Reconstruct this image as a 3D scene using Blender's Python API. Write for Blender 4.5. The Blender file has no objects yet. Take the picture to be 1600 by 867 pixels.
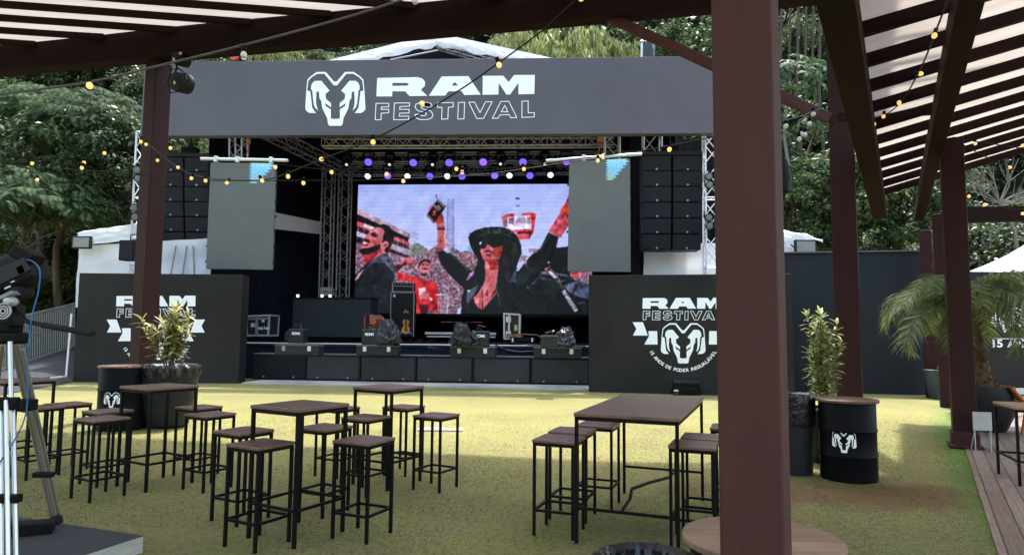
import bpy, bmesh, math, random
import numpy as np
from mathutils import Vector, Matrix
from mathutils.geometry import tessellate_polygon
random.seed(7); rng = np.random.default_rng(7)
S = bpy.context.scene; C = S.collection; R = math.radians
# ---------------------------------------------------------------- camera, sky, sun, exposure
EXPO = 2.1
cam_d = bpy.data.cameras.new('camera'); cam = bpy.data.objects.new('camera', cam_d); C.objects.link(cam)
cam_d.lens = 23.4; cam_d.sensor_width = 36; cam_d.clip_start = .05; cam_d.clip_end = 600
F = 23.4/36*1600; H = 1.62; KF = F/(26/36*1600)
CM = (Matrix.Rotation(math.pi/2+math.atan(86.5/F), 3, 'X') @ Matrix.Rotation(0.009, 3, 'Z'))
cam.matrix_world = Matrix.Translation((0, 0, H)) @ CM.to_4x4(); S.camera = cam
w = bpy.data.worlds.new('World'); S.world = w; w.use_nodes = True
nt = w.node_tree; sk = nt.nodes.new('ShaderNodeTexSky'); sk.sky_type = 'NISHITA'; sk.sun_disc = False
sk.sun_elevation = R(71); sk.sun_rotation = R(15); sk.air_density = 1.6; sk.dust_density = 4.0; sk.ozone_density = 1.0
nt.links.new(sk.outputs[0], nt.nodes['Background'].inputs[0]); nt.nodes['Background'].inputs[1].default_value = 0.15
sl = bpy.data.lights.new('sun', 'SUN'); sl.energy = 2.0; sl.angle = R(2.0); sl.color = (1, .97, .93)
so = bpy.data.objects.new('sun', sl); C.objects.link(so)
so.rotation_euler = Vector((-.09, -.334, -1)).to_track_quat('-Z', 'Y').to_euler(); so.location = (0, 0, 40)
S.view_settings.view_transform = 'Standard'; S.view_settings.look = 'None'; S.view_settings.exposure = EXPO; S.view_settings.gamma = 1
S.render.resolution_x = 1024; S.render.resolution_y = 554
try: S.cycles.max_bounces = 8; S.cycles.transparent_max_bounces = 8
except Exception: pass
# ---------------------------------------------------------------- photo point -> place in the world
def ray(px, py): return (CM @ Vector(((px-800)/F, (433.5-py)/F, -1)))
def G(px, py, z=0.0):
    v = ray(px, py); t = (z-H)/v.z; return Vector((v.x*t, v.y*t, z))
def PL(px, py, p0, n):
    v = ray(px, py); o = Vector((0, 0, H)); t = (Vector(p0)-o).dot(n)/v.dot(n); return o+v*t
def D(px, py, y): return PL(px, py, (0, y*KF, 0), Vector((0, 1, 0)))
def RV(v, y, up=False): return Vector((v.x/v.y*y*KF, y*KF, H+v.z/v.y*y*KF if up else 0))
FA = R(3.8); FN = Vector((math.sin(FA), math.cos(FA), 0)); FU = Vector((math.cos(FA), -math.sin(FA), 0)); F0 = FN.dot(Vector((-11, 23.6*KF, 0)))
def FP(px, py, k=0.0): return PL(px, py, FN*(F0+k), FN)
# ---------------------------------------------------------------- materials
def srgb(r, g=None, b=None):
    if g is None: r, g, b = r
    f = lambda c: (c/255/12.92 if c/255 <= .04045 else ((c/255+.055)/1.055)**2.4)
    return (f(r), f(g), f(b))
MT = {}
def mat(name, col, rough=.6, metal=0, var=.15, scale=6, bump=0, bscale=60, col2=None, spec=None, coat=0, stretch=None, trans=0):
    if name in MT: return MT[name]
    m = bpy.data.materials.new(name); m.use_nodes = True; n = m.node_tree.nodes; l = m.node_tree.links; b = n['Principled BSDF']
    tc = n.new('ShaderNodeTexCoord'); mp = n.new('ShaderNodeMapping'); l.new(tc.outputs['Object'], mp.inputs[0])
    if stretch: mp.inputs['Scale'].default_value = stretch
    ns = n.new('ShaderNodeTexNoise'); ns.inputs['Scale'].default_value = scale; ns.inputs['Detail'].default_value = 6; ns.inputs['Roughness'].default_value = .65
    l.new(mp.outputs[0], ns.inputs['Vector'])
    rp = n.new('ShaderNodeValToRGB'); rp.color_ramp.elements[0].position = .3; rp.color_ramp.elements[1].position = .7
    c2 = col2 or tuple(min(1, c*(1+var)) for c in col); c1 = tuple(c*(1-var) for c in col) if not col2 else col
    rp.color_ramp.elements[0].color = (*c1, 1); rp.color_ramp.elements[1].color = (*c2, 1)
    l.new(ns.outputs['Fac'], rp.inputs[0]); l.new(rp.outputs[0], b.inputs['Base Color'])
    b.inputs['Roughness'].default_value = rough; b.inputs['Metallic'].default_value = metal
    b.inputs['Specular IOR Level'].default_value = spec if spec is not None else (.5 if (metal or rough < .3 or coat) else .22)
    if coat: b.inputs['Coat Weight'].default_value = coat
    if bump:
        n2 = n.new('ShaderNodeTexNoise'); n2.inputs['Scale'].default_value = bscale; n2.inputs['Detail'].default_value = 4; l.new(mp.outputs[0], n2.inputs['Vector'])
        bp = n.new('ShaderNodeBump'); bp.inputs['Strength'].default_value = bump; bp.inputs['Distance'].default_value = .02
        l.new(n2.outputs['Fac'], bp.inputs['Height']); l.new(bp.outputs[0], b.inputs['Normal'])
    if trans:
        tr = n.new('ShaderNodeBsdfTranslucent'); l.new(rp.outputs[0], tr.inputs[0]); mx = n.new('ShaderNodeMixShader'); mx.inputs[0].default_value = trans
        l.new(b.outputs[0], mx.inputs[1]); l.new(tr.outputs[0], mx.inputs[2]); l.new(mx.outputs[0], n['Material Output'].inputs[0])
    MT[name] = m; return m
def emis(name, col, st=1.0):
    if name in MT: return MT[name]
    m = bpy.data.materials.new(name); m.use_nodes = True; b = m.node_tree.nodes['Principled BSDF']
    b.inputs['Base Color'].default_value = (*[min(.8, c) for c in col], 1); b.inputs['Emission Color'].default_value = (*col, 1); b.inputs['Emission Strength'].default_value = st*2**(.35-EXPO)
    MT[name] = m; return m
def leafmat(name, a, b_, c, trans=.35, rough=.5):
    m = bpy.data.materials.new(name); m.use_nodes = True; n = m.node_tree.nodes; l = m.node_tree.links; b = n['Principled BSDF']
    g = n.new('ShaderNodeNewGeometry'); rp = n.new('ShaderNodeValToRGB'); e = rp.color_ramp.elements
    e[0].color = (*a, 1); e[1].color = (*c, 1); x = e.new(.5); x.color = (*b_, 1)
    l.new(g.outputs['Random Per Island'], rp.inputs[0])
    oi = n.new('ShaderNodeObjectInfo'); hs = n.new('ShaderNodeHueSaturation'); mr = n.new('ShaderNodeMapRange')
    mr.inputs['To Min'].default_value = .7; mr.inputs['To Max'].default_value = 1.35; l.new(oi.outputs['Random'], mr.inputs[0]); l.new(mr.outputs[0], hs.inputs['Value'])
    l.new(rp.outputs[0], hs.inputs['Color']); l.new(hs.outputs[0], b.inputs['Base Color']); b.inputs['Roughness'].default_value = rough
    b.inputs['Specular IOR Level'].default_value = .35
    tr = n.new('ShaderNodeBsdfTranslucent'); l.new(hs.outputs[0], tr.inputs[0]); mx = n.new('ShaderNodeMixShader'); mx.inputs[0].default_value = trans
    l.new(b.outputs[0], mx.inputs[1]); l.new(tr.outputs[0], mx.inputs[2]); l.new(mx.outputs[0], n['Material Output'].inputs[0])
    MT[name] = m; return m
black = mat('black_powder_coat', (.0045, .0045, .005), .5, 0, .2, spec=.12)
blackp = mat('black_printed_vinyl', (.019, .0185, .0185), .5, 0, .28, .7, .3, 1.6, spec=.15)
headm = mat('charcoal_stretched_fabric', (.098, .092, .101), .6, 0, .10, .5, .35, 1.1)
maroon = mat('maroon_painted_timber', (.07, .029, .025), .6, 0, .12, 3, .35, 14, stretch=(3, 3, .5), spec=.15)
maroon_shaded = mat('shade_darkened_maroon_timber', (.03, .0105, .0105), .6, 0, .16, 3, .35, 14, stretch=(3, 3, .5), spec=.15)  # same post paint with shade put into the colour, for posts beyond the nearest
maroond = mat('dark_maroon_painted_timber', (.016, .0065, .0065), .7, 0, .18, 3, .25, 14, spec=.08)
wood = mat('brown_slatted_wood', (.085, .044, .031), .3, 0, .3, 4, .15, 50, stretch=(1, 14, 1), col2=(.19, .11, .08), spec=.6)
woodl = mat('walnut_laminate', (.2, .12, .08), .38, 0, .3, 2.2, 0, 50, stretch=(1, 9, 1), col2=(.4, .27, .19))
alu = mat('aluminium_truss', (.45, .45, .46), .4, .3, .12, 8)
aluw = mat('pale_aluminium', (.62, .63, .64), .4, .35, .1, 8)
alud = mat('dull_truss_metal', (.24, .24, .255), .45, .3, .15, 8)
white = mat('white_vinyl_lettering', (.86, .9, .93), .5, 0, .03)
canvas = mat('white_tent_canvas', (.84, .87, .9), .55, 0, .05, 1.2, .5, 5, trans=.35)
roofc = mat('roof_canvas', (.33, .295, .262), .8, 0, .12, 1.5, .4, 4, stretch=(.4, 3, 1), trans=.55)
drape = mat('black_stage_drape', (.006, .006, .009), .9, 0, .3, 2)
navy = mat('navy_stage_drape', (.006, .008, .02), .85, 0, .3, 2)
cabb = mat('black_speaker_paint', (.009, .009, .011), .55, 0, .2, 10, .3, 200)
grille = mat('speaker_grille', (.0135, .0135, .0175), .7, 0, .12, 3, .3, 300)
ledg = mat('unlit_led_face', (.125, .13, .12), .55, 0, .06, 2, .1, 200)
bag = mat('black_plastic_bag', (.008, .008, .009), .3, 0, .3, 12, .9, 14, spec=.5)
rubber = mat('black_rubber', (.01, .01, .01), .8)
potm = mat('dark_grey_ceramic', (.012, .014, .017), .4, 0, .2, 5)
drum = mat('black_drum_enamel', (.0035, .004, .0055), .5, 0, .25, 5, .1, 9, spec=.08)
concrete = mat('pale_concrete', (.38, .38, .36), .85, 0, .15, 3, .2, 30)
carpet = mat('charcoal_carpet', (.045, .047, .052), .95, 0, .2, 60, .4, 300)
bark = mat('bark', (.08, .062, .048), .9, 0, .4, 3, .6, 20, stretch=(1, 1, .2))
barkp = mat('pale_bark', (.17, .155, .13), .9, 0, .3, 3, .5, 20, stretch=(1, 1, .2))
glassd = mat('dark_lens_glass', (.02, .02, .025), .1, 0, .1, coat=.5)
caseb = mat('dark_grey_case', (.02, .022, .024), .5, 0, .15, 10, .1, 100)
deckfl = mat('stage_floor', (.018, .018, .026), .5, 0, .4, 3)
desk_m = mat('dark_fabric_front', (.022, .026, .031), .85, 0, .1, 3)
tube_m = mat('silver_tripod_tube', (.6, .6, .6), .3, .85, .08)
tube_d = mat('champagne_tripod_tube', (.3, .28, .23), .35, .15, .08)
blue = mat('blue_cable_sheath', (.03, .14, .3), .45)
stringc = mat('string_light_cable', (.012, .012, .012), .6)
wirep = mat('grey_cable', (.1, .1, .095), .6)
bulb_e = emis('warm_bulb_glass', (1.0, .60, .19), 0.75)
bulb_w = mat('white_bulb_glass', (.75, .73, .68), .3, 0, .03)
# ---------------------------------------------------------------- mesh helpers
def setp(o, label=None, cat=None, group=None, kind=None):
    if label: o['label'] = label
    if cat: o['category'] = cat
    if group: o['group'] = group
    if kind: o['kind'] = kind
    return o
def empty(name, loc, label, cat, group=None, rz=0):
    o = bpy.data.objects.new(name, None); C.objects.link(o); o.location = loc; o.rotation_euler = (0, 0, rz); o.empty_display_size = .2
    return setp(o, label, cat, group)
def link(name, me, m, parent=None, world=False):
    o = bpy.data.objects.new(name, me); C.objects.link(o)
    if m: me.materials.append(m)
    if parent:
        o.parent = parent
        if world:
            p = parent; mi = Matrix.Identity(4); ch = []
            while p: ch.append(p); p = p.parent
            for q in reversed(ch): mi = mi @ (Matrix.Translation(q.location) @ q.rotation_euler.to_matrix().to_4x4())
            o.matrix_parent_inverse = mi.inverted()
    return o
class MB:
    def __init__(s): s.v = []; s.f = []; s.sm = []
    def add(s, vs, fs, smooth=False):
        b = len(s.v); s.v += [tuple(v) for v in vs]; s.f += [tuple(b+i for i in f) for f in fs]; s.sm += [smooth]*len(fs); return s
    def box(s, c, d, rot=None):
        c = Vector(c); hx, hy, hz = d[0]/2, d[1]/2, d[2]/2; vs = []
        for x in (-hx, hx):
            for y in (-hy, hy):
                for z in (-hz, hz):
                    p = Vector((x, y, z)); vs.append(c+(rot @ p if rot else p))
        return s.add(vs, [(0, 1, 3, 2), (4, 6, 7, 5), (0, 4, 5, 1), (2, 3, 7, 6), (0, 2, 6, 4), (1, 5, 7, 3)])
    def hexa(s, a, b):   # two quads (lists of 4) -> closed solid
        return s.add(list(a)+list(b), [(0, 1, 2, 3), (7, 6, 5, 4), (0, 4, 5, 1), (1, 5, 6, 2), (2, 6, 7, 3), (3, 7, 4, 0)])
    def bar(s, a, b, wx, wy=None, up=(0, 0, 1)):
        a = Vector(a); b = Vector(b); wy = wy or wx; d = (b-a).normalized(); u = Vector(up)
        if abs(d.dot(u)) > .98: u = Vector((1, 0, 0))
        x = d.cross(u).normalized(); y = x.cross(d).normalized()
        q = [x*(-wx/2)+y*(-wy/2), x*(wx/2)+y*(-wy/2), x*(wx/2)+y*(wy/2), x*(-wx/2)+y*(wy/2)]
        return s.hexa([a+i for i in q], [b+i for i in q])
    def tube(s, pts, r, n=8, r2=None, cap=True):
        pts = [Vector(p) for p in pts]; m = len(pts); rs = [r if r2 is None else r+(r2-r)*i/(m-1) for i in range(m)] if not isinstance(r, (list, tuple)) else r
        vs = []; px = None
        for i, p in enumerate(pts):
            d = (pts[min(i+1, m-1)]-pts[max(i-1, 0)]).normalized()
            if px is None:
                u = Vector((0, 0, 1)) if abs(d.z) < .9 else Vector((1, 0, 0)); x = d.cross(u).normalized()
            else: x = (px-d*px.dot(d)).normalized()
            px = x; y = d.cross(x)
            for k in range(n):
                a = 2*math.pi*k/n; vs.append(p+(x*math.cos(a)+y*math.sin(a))*rs[i])
        fs = [(i*n+k, i*n+(k+1) % n, (i+1)*n+(k+1) % n, (i+1)*n+k) for i in range(m-1) for k in range(n)]
        if cap: fs += [tuple(reversed(range(n))), tuple((m-1)*n+k for k in range(n))]
        return s.add(vs, fs, True)
    def lathe(s, prof, c=(0, 0, 0), n=28, rot=None, wob=None):
        c = Vector(c); vs = []
        for j, (r, z) in enumerate(prof):
            for k in range(n):
                a = 2*math.pi*k/n; rr = r*(1+(wob(a, j) if wob else 0)); p = Vector((rr*math.cos(a), rr*math.sin(a), z)); vs.append(c+(rot @ p if rot else p))
        m = len(prof); fs = [(i*n+k, i*n+(k+1) % n, (i+1)*n+(k+1) % n, (i+1)*n+k) for i in range(m-1) for k in range(n)]
        fs += [tuple(reversed(range(n))), tuple((m-1)*n+k for k in range(n))]
        return s.add(vs, fs, True)
    def build(s, name, m, parent=None, world=False, bevel=0, seg=2):
        me = bpy.data.meshes.new(name); me.from_pydata(s.v, [], s.f); me.update(); me.polygons.foreach_set('use_smooth', s.sm)
        o = link(name, me, m, parent, world)
        if any(s.sm): me.set_sharp_from_angle(angle=R(40))
        if bevel:
            b = o.modifiers.new('bevel', 'BEVEL'); b.width = bevel; b.segments = seg; b.limit_method = 'ANGLE'
        return o
def copy_tree(o, parent=None):
    c = o.copy(); C.objects.link(c); c.parent = parent
    for ch in [k for k in KIDS(o)]: copy_tree(ch, c)
    return c
def KIDS(o): return [x for x in bpy.data.objects if x.parent == o]
def polys(pl, place, name, m, parent, world=True, thick=None):
    """pl: list of rings lists ([outer, hole..]); place(x,y)->Vector"""
    mb = MB()
    for rings in pl:
        vv = [[Vector((x, y, 0)) for x, y in r] for r in rings]
        tri = tessellate_polygon(vv); flat = [p for r in vv for p in r]
        mb.add([place(p.x, p.y) for p in flat], tri)
    return mb.build(name, m, parent, world)
def strokes(rings, w, place, name, m, parent, world=True):
    mb = MB()
    for r in rings:
        n = len(r); off = []
        for i in range(n):
            p0, p1, p2 = (np.array(r[(i+k) % n], float) for k in (-1, 0, 1))
            d1 = (p1-p0)/max(1e-6, np.linalg.norm(p1-p0)); d2 = (p2-p1)/max(1e-6, np.linalg.norm(p2-p1))
            nn = np.array([-(d1+d2)[1], (d1+d2)[0]]); nn = nn/max(1e-6, np.linalg.norm(nn)); k = 1/max(.5, abs(np.dot(nn, [-d1[1], d1[0]])))
            off.append((p1+nn*w/2*k, p1-nn*w/2*k))
        vs = [place(*q) for o in off for q in o]
        mb.add(vs, [(2*i, 2*i+1, (2*i+3) % (2*n), (2*i+2) % (2*n)) for i in range(n)])
    return mb.build(name, m, parent, world)
# ---------------------------------------------------------------- emblem and lettering outlines (units: 8 per photo pixel)
def mir(half, cx): return half+[(2*cx-x, y) for x, y in reversed(half)]
HEAD = [[mir([(472, 222), (455, 222), (352, 103), (240, 103), (160, 160), (122, 200), (108, 345), (95, 560), (112, 592), (150, 616), (230, 616), (183, 550), (158, 345), (120, 332), (136, 210), (175, 170), (245, 127), (335, 127), (450, 270), (472, 270)], 472)],
        [mir([(472, 775), (398, 775), (380, 750), (370, 680), (310, 560), (295, 465), (272, 430), (270, 370), (262, 348), (250, 342), (235, 360), (230, 470), (238, 530), (255, 585), (215, 545), (200, 500), (183, 330), (168, 325), (170, 270), (190, 235), (215, 215), (295, 213), (400, 337), (348, 378), (355, 440), (418, 492), (418, 545), (340, 490), (352, 530), (415, 570), (415, 680), (455, 690), (472, 690)], 472)]]
RAM = [[[(995, 178), (1500, 168), (1560, 185), (1593, 225), (1590, 280), (1540, 325), (1620, 400), (1400, 405), (1345, 345), (1185, 345), (1182, 408), (985, 408)], [(1185, 240), (1365, 240), (1386, 250), (1386, 262), (1365, 275), (1185, 277)]],
       [[(1640, 400), (1800, 160), (2135, 155), (2288, 385), (2085, 392), (2050, 343), (1885, 345), (1845, 398)], [(1965, 228), (1925, 273), (2007, 273)]],
       [[(2315, 152), (2570, 150), (2638, 230), (2705, 142), (2965, 140), (2960, 378), (2760, 382), (2760, 240), (2655, 385), (2610, 385), (2515, 240), (2510, 385), (2312, 388)]]]
FEST = [[(980, 495), (1140, 495), (1140, 538), (1050, 540), (1045, 570), (1140, 570), (1138, 612), (1045, 618), (1043, 700), (970, 700)],
        [(1210, 490), (1400, 490), (1398, 530), (1280, 535), (1275, 570), (1395, 570), (1392, 615), (1275, 618), (1272, 655), (1390, 655), (1388, 697), (1200, 700)],
        [(1685, 540), (1670, 500), (1620, 482), (1530, 482), (1480, 505), (1468, 545), (1500, 585), (1600, 610), (1612, 630), (1590, 650), (1550, 650), (1522, 632), (1465, 635), (1480, 675), (1530, 698), (1620, 698), (1678, 676), (1692, 635), (1665, 590), (1570, 568), (1545, 548), (1560, 530), (1600, 528), (1625, 543)],
        [(1750, 488), (1945, 485), (1945, 540), (1885, 543), (1878, 690), (1800, 692), (1806, 545), (1750, 545)],
        [(2010, 485), (2088, 482), (2080, 688), (2002, 690)],
        [(2140, 482), (2210, 478), (2280, 610), (2350, 475), (2432, 475), (2325, 682), (2240, 685)],
        [(2540, 472), (2640, 470), (2740, 672), (2665, 675), (2645, 635), (2530, 640), (2505, 680), (2435, 682)], [(2590, 520), (2548, 600), (2628, 600)],
        [(2805, 468), (2882, 466), (2882, 612), (2960, 612), (2958, 665), (2803, 670)]]
def sh(r): return [(x, y+(x-985)*.0155) for x, y in r]     # level the lettering measured on the slanting fascia
RAMf = [[sh(r) for r in g] for g in RAM]; FESTf = [sh(r) for r in FEST]
def text_mesh(s, size, name, m, parent, mats, bold=.012):
    """one mesh out of a string; mats: list of 4x4 per char (or one)"""
    mb = MB()
    for ch, mx in zip(s, mats):
        if ch == ' ': continue
        cu = bpy.data.curves.new('t', 'FONT'); cu.body = ch; cu.size = size; cu.align_x = 'CENTER'; cu.offset = bold*size; cu.resolution_u = 4
        o = bpy.data.objects.new('t', cu); C.objects.link(o); bpy.context.view_layer.update()
        me = bpy.data.meshes.new_from_object(o.evaluated_get(bpy.context.evaluated_depsgraph_get()))
        mb.add([mx @ v.co for v in me.vertices], [tuple(p.vertices) for p in me.polygons])
        bpy.data.objects.remove(o); bpy.data.curves.remove(cu); bpy.data.meshes.remove(me)
    return mb.build(name, m, parent, True)
def frame(p, u, v):    # local x->u, y->v
    n = u.cross(v); return Matrix(((u.x, v.x, n.x, p.x), (u.y, v.y, n.y, p.y), (u.z, v.z, n.z, p.z), (0, 0, 0, 1)))
# ================================================================ GROUND
def grass_material():
    m = bpy.data.materials.new('lawn'); m.use_nodes = True; n = m.node_tree.nodes; l = m.node_tree.links; b = n['Principled BSDF']
    tc = n.new('ShaderNodeTexCoord')
    def noise(s, d=5, rough=.6):
        x = n.new('ShaderNodeTexNoise'); x.inputs['Scale'].default_value = s; x.inputs['Detail'].default_value = d; x.inputs['Roughness'].default_value = rough; l.new(tc.outputs['Object'], x.inputs['Vector']); return x
    def ramp(src, *st):
        r = n.new('ShaderNodeValToRGB'); e = r.color_ramp.elements
        while len(e) < len(st): e.new(.5)
        for k, (p, c) in enumerate(st): e[k].position = p; e[k].color = (*c, 1)
        l.new(src, r.inputs[0]); return r
    fine = noise(55, 6, .85); mid = noise(2.2, 5, .7); big = noise(.33, 3)
    c1 = ramp(fine.outputs[0], (.3, (.08, .088, .026)), (.5, (.175, .187, .062)), (.7, (.28, .28, .105)))
    c2 = ramp(fine.outputs[0], (.3, (.085, .066, .03)), (.5, (.19, .155, .08)), (.7, (.31, .26, .145)))
    f = ramp(mid.outputs[0], (.38, (0, 0, 0)), (.66, (.9, .9, .9)))
    mx = n.new('ShaderNodeMix'); mx.data_type = 'RGBA'; l.new(f.outputs[0], mx.inputs[0]); l.new(c1.outputs[0], mx.inputs[6]); l.new(c2.outputs[0], mx.inputs[7])
    # worn brown patch in front of the drum table and greener strip beside the deck come from real wear
    def patch(cx, cy, sx, sy, col, amt, ang=0):
        mp = n.new('ShaderNodeMapping'); mp.inputs['Location'].default_value = (-cx, -cy, 0); l.new(tc.outputs['Object'], mp.inputs[0])
        mp2 = n.new('ShaderNodeMapping'); mp2.inputs['Rotation'].default_value = (0, 0, ang); mp2.inputs['Scale'].default_value = (1, 1, 1); l.new(mp.outputs[0], mp2.inputs[0])
        mp3 = n.new('ShaderNodeMapping'); mp3.inputs['Scale'].default_value = (1/sx, 1/sy, 0); l.new(mp2.outputs[0], mp3.inputs[0])
        ln = n.new('ShaderNodeVectorMath'); ln.operation = 'LENGTH'; l.new(mp3.outputs[0], ln.inputs[0])
        ad = n.new('ShaderNodeMath'); ad.operation = 'ADD'; l.new(ln.outputs['Value'], ad.inputs[0])
        nn = noise(3.2, 4); sb = n.new('ShaderNodeMath'); sb.operation = 'MULTIPLY_ADD'; sb.inputs[1].default_value = 1.1; sb.inputs[2].default_value = -.55; l.new(nn.outputs[0], sb.inputs[0]); l.new(sb.outputs[0], ad.inputs[1])
        return ramp(ad.outputs[0], (.45, (amt,)*3), (1.0, (0, 0, 0)))
    prev = mx.outputs[2]
    for (cx, cy, sx, sy, col, amt, ang) in ((3.9, 6.95, 2.9, .75, (.12, .075, .038), .95, .08), (6.5, 9.3, .62, 8.5, (.07, .14, .025), .95, R(30.5)), (-1.0, 3.6, 3.2, .7, (.14, .11, .05), .35, 0)):
        p = patch(cx, cy, sx, sy, col, amt, ang); m2 = n.new('ShaderNodeMix'); m2.data_type = 'RGBA'
        l.new(p.outputs[0], m2.inputs[0]); l.new(prev, m2.inputs[6])
        cc = ramp(fine.outputs[0], (.3, tuple(k*.6 for k in col)), (.7, tuple(k*1.7 for k in col))); l.new(cc.outputs[0], m2.inputs[7]); prev = m2.outputs[2]
    sp = noise(16, 7, .82); sr = ramp(sp.outputs[0], (.32, (.50, .50, .48)), (.5, (.98, .98, .98)), (.68, (1.34, 1.32, 1.28))); m9 = n.new('ShaderNodeMix'); m9.data_type = 'RGBA'; m9.blend_type = 'MULTIPLY'; m9.inputs[0].default_value = 1; l.new(prev, m9.inputs[6]); l.new(sr.outputs[0], m9.inputs[7]); prev = m9.outputs[2]
    bb = ramp(big.outputs[0], (.3, (.82, .84, .85)), (.7, (1.14, 1.12, 1.05))); mm = n.new('ShaderNodeMix'); mm.data_type = 'RGBA'; mm.blend_type = 'MULTIPLY'; mm.inputs[0].default_value = 1
    l.new(prev, mm.inputs[6]); l.new(bb.outputs[0], mm.inputs[7]); l.new(mm.outputs[2], b.inputs['Base Color']); b.inputs['Roughness'].default_value = .9; b.inputs['Specular IOR Level'].default_value = .15
    bp = n.new('ShaderNodeBump'); bp.inputs['Strength'].default_value = .45; bp.inputs['Distance'].default_value = .02; l.new(fine.outputs[0], bp.inputs['Height']); l.new(bp.outputs[0], b.inputs['Normal'])
    return m
lawn = grass_material()
def grid_mesh(x0, x1, y0, y1, nx, ny, fz, name, m):
    xs = np.linspace(x0, x1, nx); ys = np.linspace(y0, y1, ny); mb = MB()
    vs = [(x, y, fz(x, y)) for y in ys for x in xs]; fs = [(j*nx+i, j*nx+i+1, (j+1)*nx+i+1, (j+1)*nx+i) for j in range(ny-1) for i in range(nx-1)]
    mb.add(vs, fs, True); o = mb.build(name, m); setp(o, kind='structure'); return o
grid_mesh(-60, 60, -12, 35.5, 2, 2, lambda x, y: 0, 'ground', lawn)
und = mat('forest_floor', (.02, .032, .012), .95, 0, .5, .8, .8, 3)
def hillz(x, y):
    t = max(0, y-34.5); z = -.02+.9*t+.6*math.sin(x*.21+y*.13)*min(1, t/5)
    return z
grid_mesh(-75, 85, 34.6, 100, 60, 30, lambda x, y: hillz(x, y), 'hillside', und)
# short blades of grass standing in the near lawn
def blades(name, m, n, xr, yr, hmax, keep):
    X = rng.uniform(*xr, n); Y = yr[0]+(yr[1]-yr[0])*rng.random(n)**1.4; k = keep(X, Y); X = X[k]; Y = Y[k]; n = len(X)
    a = rng.uniform(0, 2*np.pi, n); h = rng.uniform(.4, 1, n)*hmax; w_ = .0018+.0003*Y; tx = rng.normal(0, .6, n)*h; ty = rng.normal(0, .6, n)*h
    V = np.zeros((n, 3, 3)); V[:, 0] = np.stack([X-np.cos(a)*w_, Y-np.sin(a)*w_, 0*X], 1); V[:, 1] = np.stack([X+np.cos(a)*w_, Y+np.sin(a)*w_, 0*X], 1); V[:, 2] = np.stack([X+tx, Y+ty, h], 1)
    me = bpy.data.meshes.new(name); me.vertices.add(3*n); me.vertices.foreach_set('co', V.ravel()); me.loops.add(3*n); me.loops.foreach_set('vertex_index', np.arange(3*n, dtype=np.int32))
    me.polygons.add(n); me.polygons.foreach_set('loop_start', np.arange(0, 3*n, 3, dtype=np.int32)); me.update(calc_edges=True)
    return link(name, me, m)
dk0, dk1 = G(1560, 867), G(1489, 640)
def deckx(y): return dk0.x+(y-dk0.y)*(dk1.x-dk0.x)/(dk1.y-dk0.y)
gb = leafmat('grass_blades', (.14, .14, .052), (.205, .205, .08), (.30, .28, .12), .45, .8)
o = blades('lawn_blades', gb, 300000, (-9, 9), (2.8, 14), .016, lambda X, Y: (X < deckx(Y)) & (rng.random(X.shape) < np.clip((14-Y)/6, 0, 1)*np.clip(.62+.5*np.sin(X*1.9+2*np.sin(Y*1.3))*np.sin(Y*2.3+1.7*np.sin(X*1.1))+.35*np.sin(X*5.1+Y*3.7)*np.sin(Y*6.3-X*2.1), .12, 1)) & (np.abs(X) < Y*.78+.6) & ~((X < -2.0) & (Y < 5.6+(-X-2.5)*.1)))
setp(o, 'short blades of dry green grass covering the festival lawn', 'grass', kind='stuff')
# timber deck
def plank_material():
    m = bpy.data.materials.new('deck_planks'); m.use_nodes = True; n = m.node_tree.nodes; l = m.node_tree.links; b = n['Principled BSDF']
    tc = n.new('ShaderNodeTexCoord'); mp = n.new('ShaderNodeMapping'); mp.inputs['Rotation'].default_value = (0, 0, -(math.pi/2-math.atan((dk1.x-dk0.x)/(dk1.y-dk0.y)))); l.new(tc.outputs['Object'], mp.inputs[0])
    br = n.new('ShaderNodeTexBrick'); br.inputs['Scale'].default_value = 1; br.inputs['Mortar Size'].default_value = .006; br.inputs['Brick Width'].default_value = 2.4; br.inputs['Row Height'].default_value = .145; br.offset = .37
    br.inputs['Color1'].default_value = (.17, .115, .085, 1); br.inputs['Color2'].default_value = (.26, .19, .15, 1); br.inputs['Mortar'].default_value = (.02, .015, .012, 1); l.new(mp.outputs[0], br.inputs['Vector'])
    mp2 = n.new('ShaderNodeMapping'); mp2.inputs['Scale'].default_value = (1.5, 22, 1); l.new(mp.outputs[0], mp2.inputs[0]); ns = n.new('ShaderNodeTexNoise'); ns.inputs['Scale'].default_value = 2; ns.inputs['Detail'].default_value = 6; l.new(mp2.outputs[0], ns.inputs['Vector'])
    r = n.new('ShaderNodeValToRGB'); r.color_ramp.elements[0].position = .3; r.color_ramp.elements[0].color = (.65, .62, .6, 1); r.color_ramp.elements[1].position = .7; r.color_ramp.elements[1].color = (1.15, 1.12, 1.1, 1); l.new(ns.outputs[0], r.inputs[0])
    mm = n.new('ShaderNodeMix'); mm.data_type = 'RGBA'; mm.blend_type = 'MULTIPLY'; mm.inputs[0].default_value = 1; l.new(br.outputs[0], mm.inputs[6]); l.new(r.outputs[0], mm.inputs[7]); l.new(mm.outputs[2], b.inputs['Base Color']); b.inputs['Roughness'].default_value = .6
    bp = n.new('ShaderNodeBump'); bp.inputs['Strength'].default_value = .5; bp.inputs['Distance'].default_value = .01; bp.invert = True; l.new(br.outputs['Fac'], bp.inputs['Height']); l.new(bp.outputs[0], b.inputs['Normal'])
    return m
dk = MB(); A = [(deckx(-4), -4), (deckx(18.5), 18.5), (deckx(18.5)+12, 18.5), (deckx(-4)+18, -4)]
dk.hexa([Vector((x, y, -.02)) for x, y in A], [Vector((x, y, .012)) for x, y in A]); setp(dk.build('deck', plank_material()), kind='structure')
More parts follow.
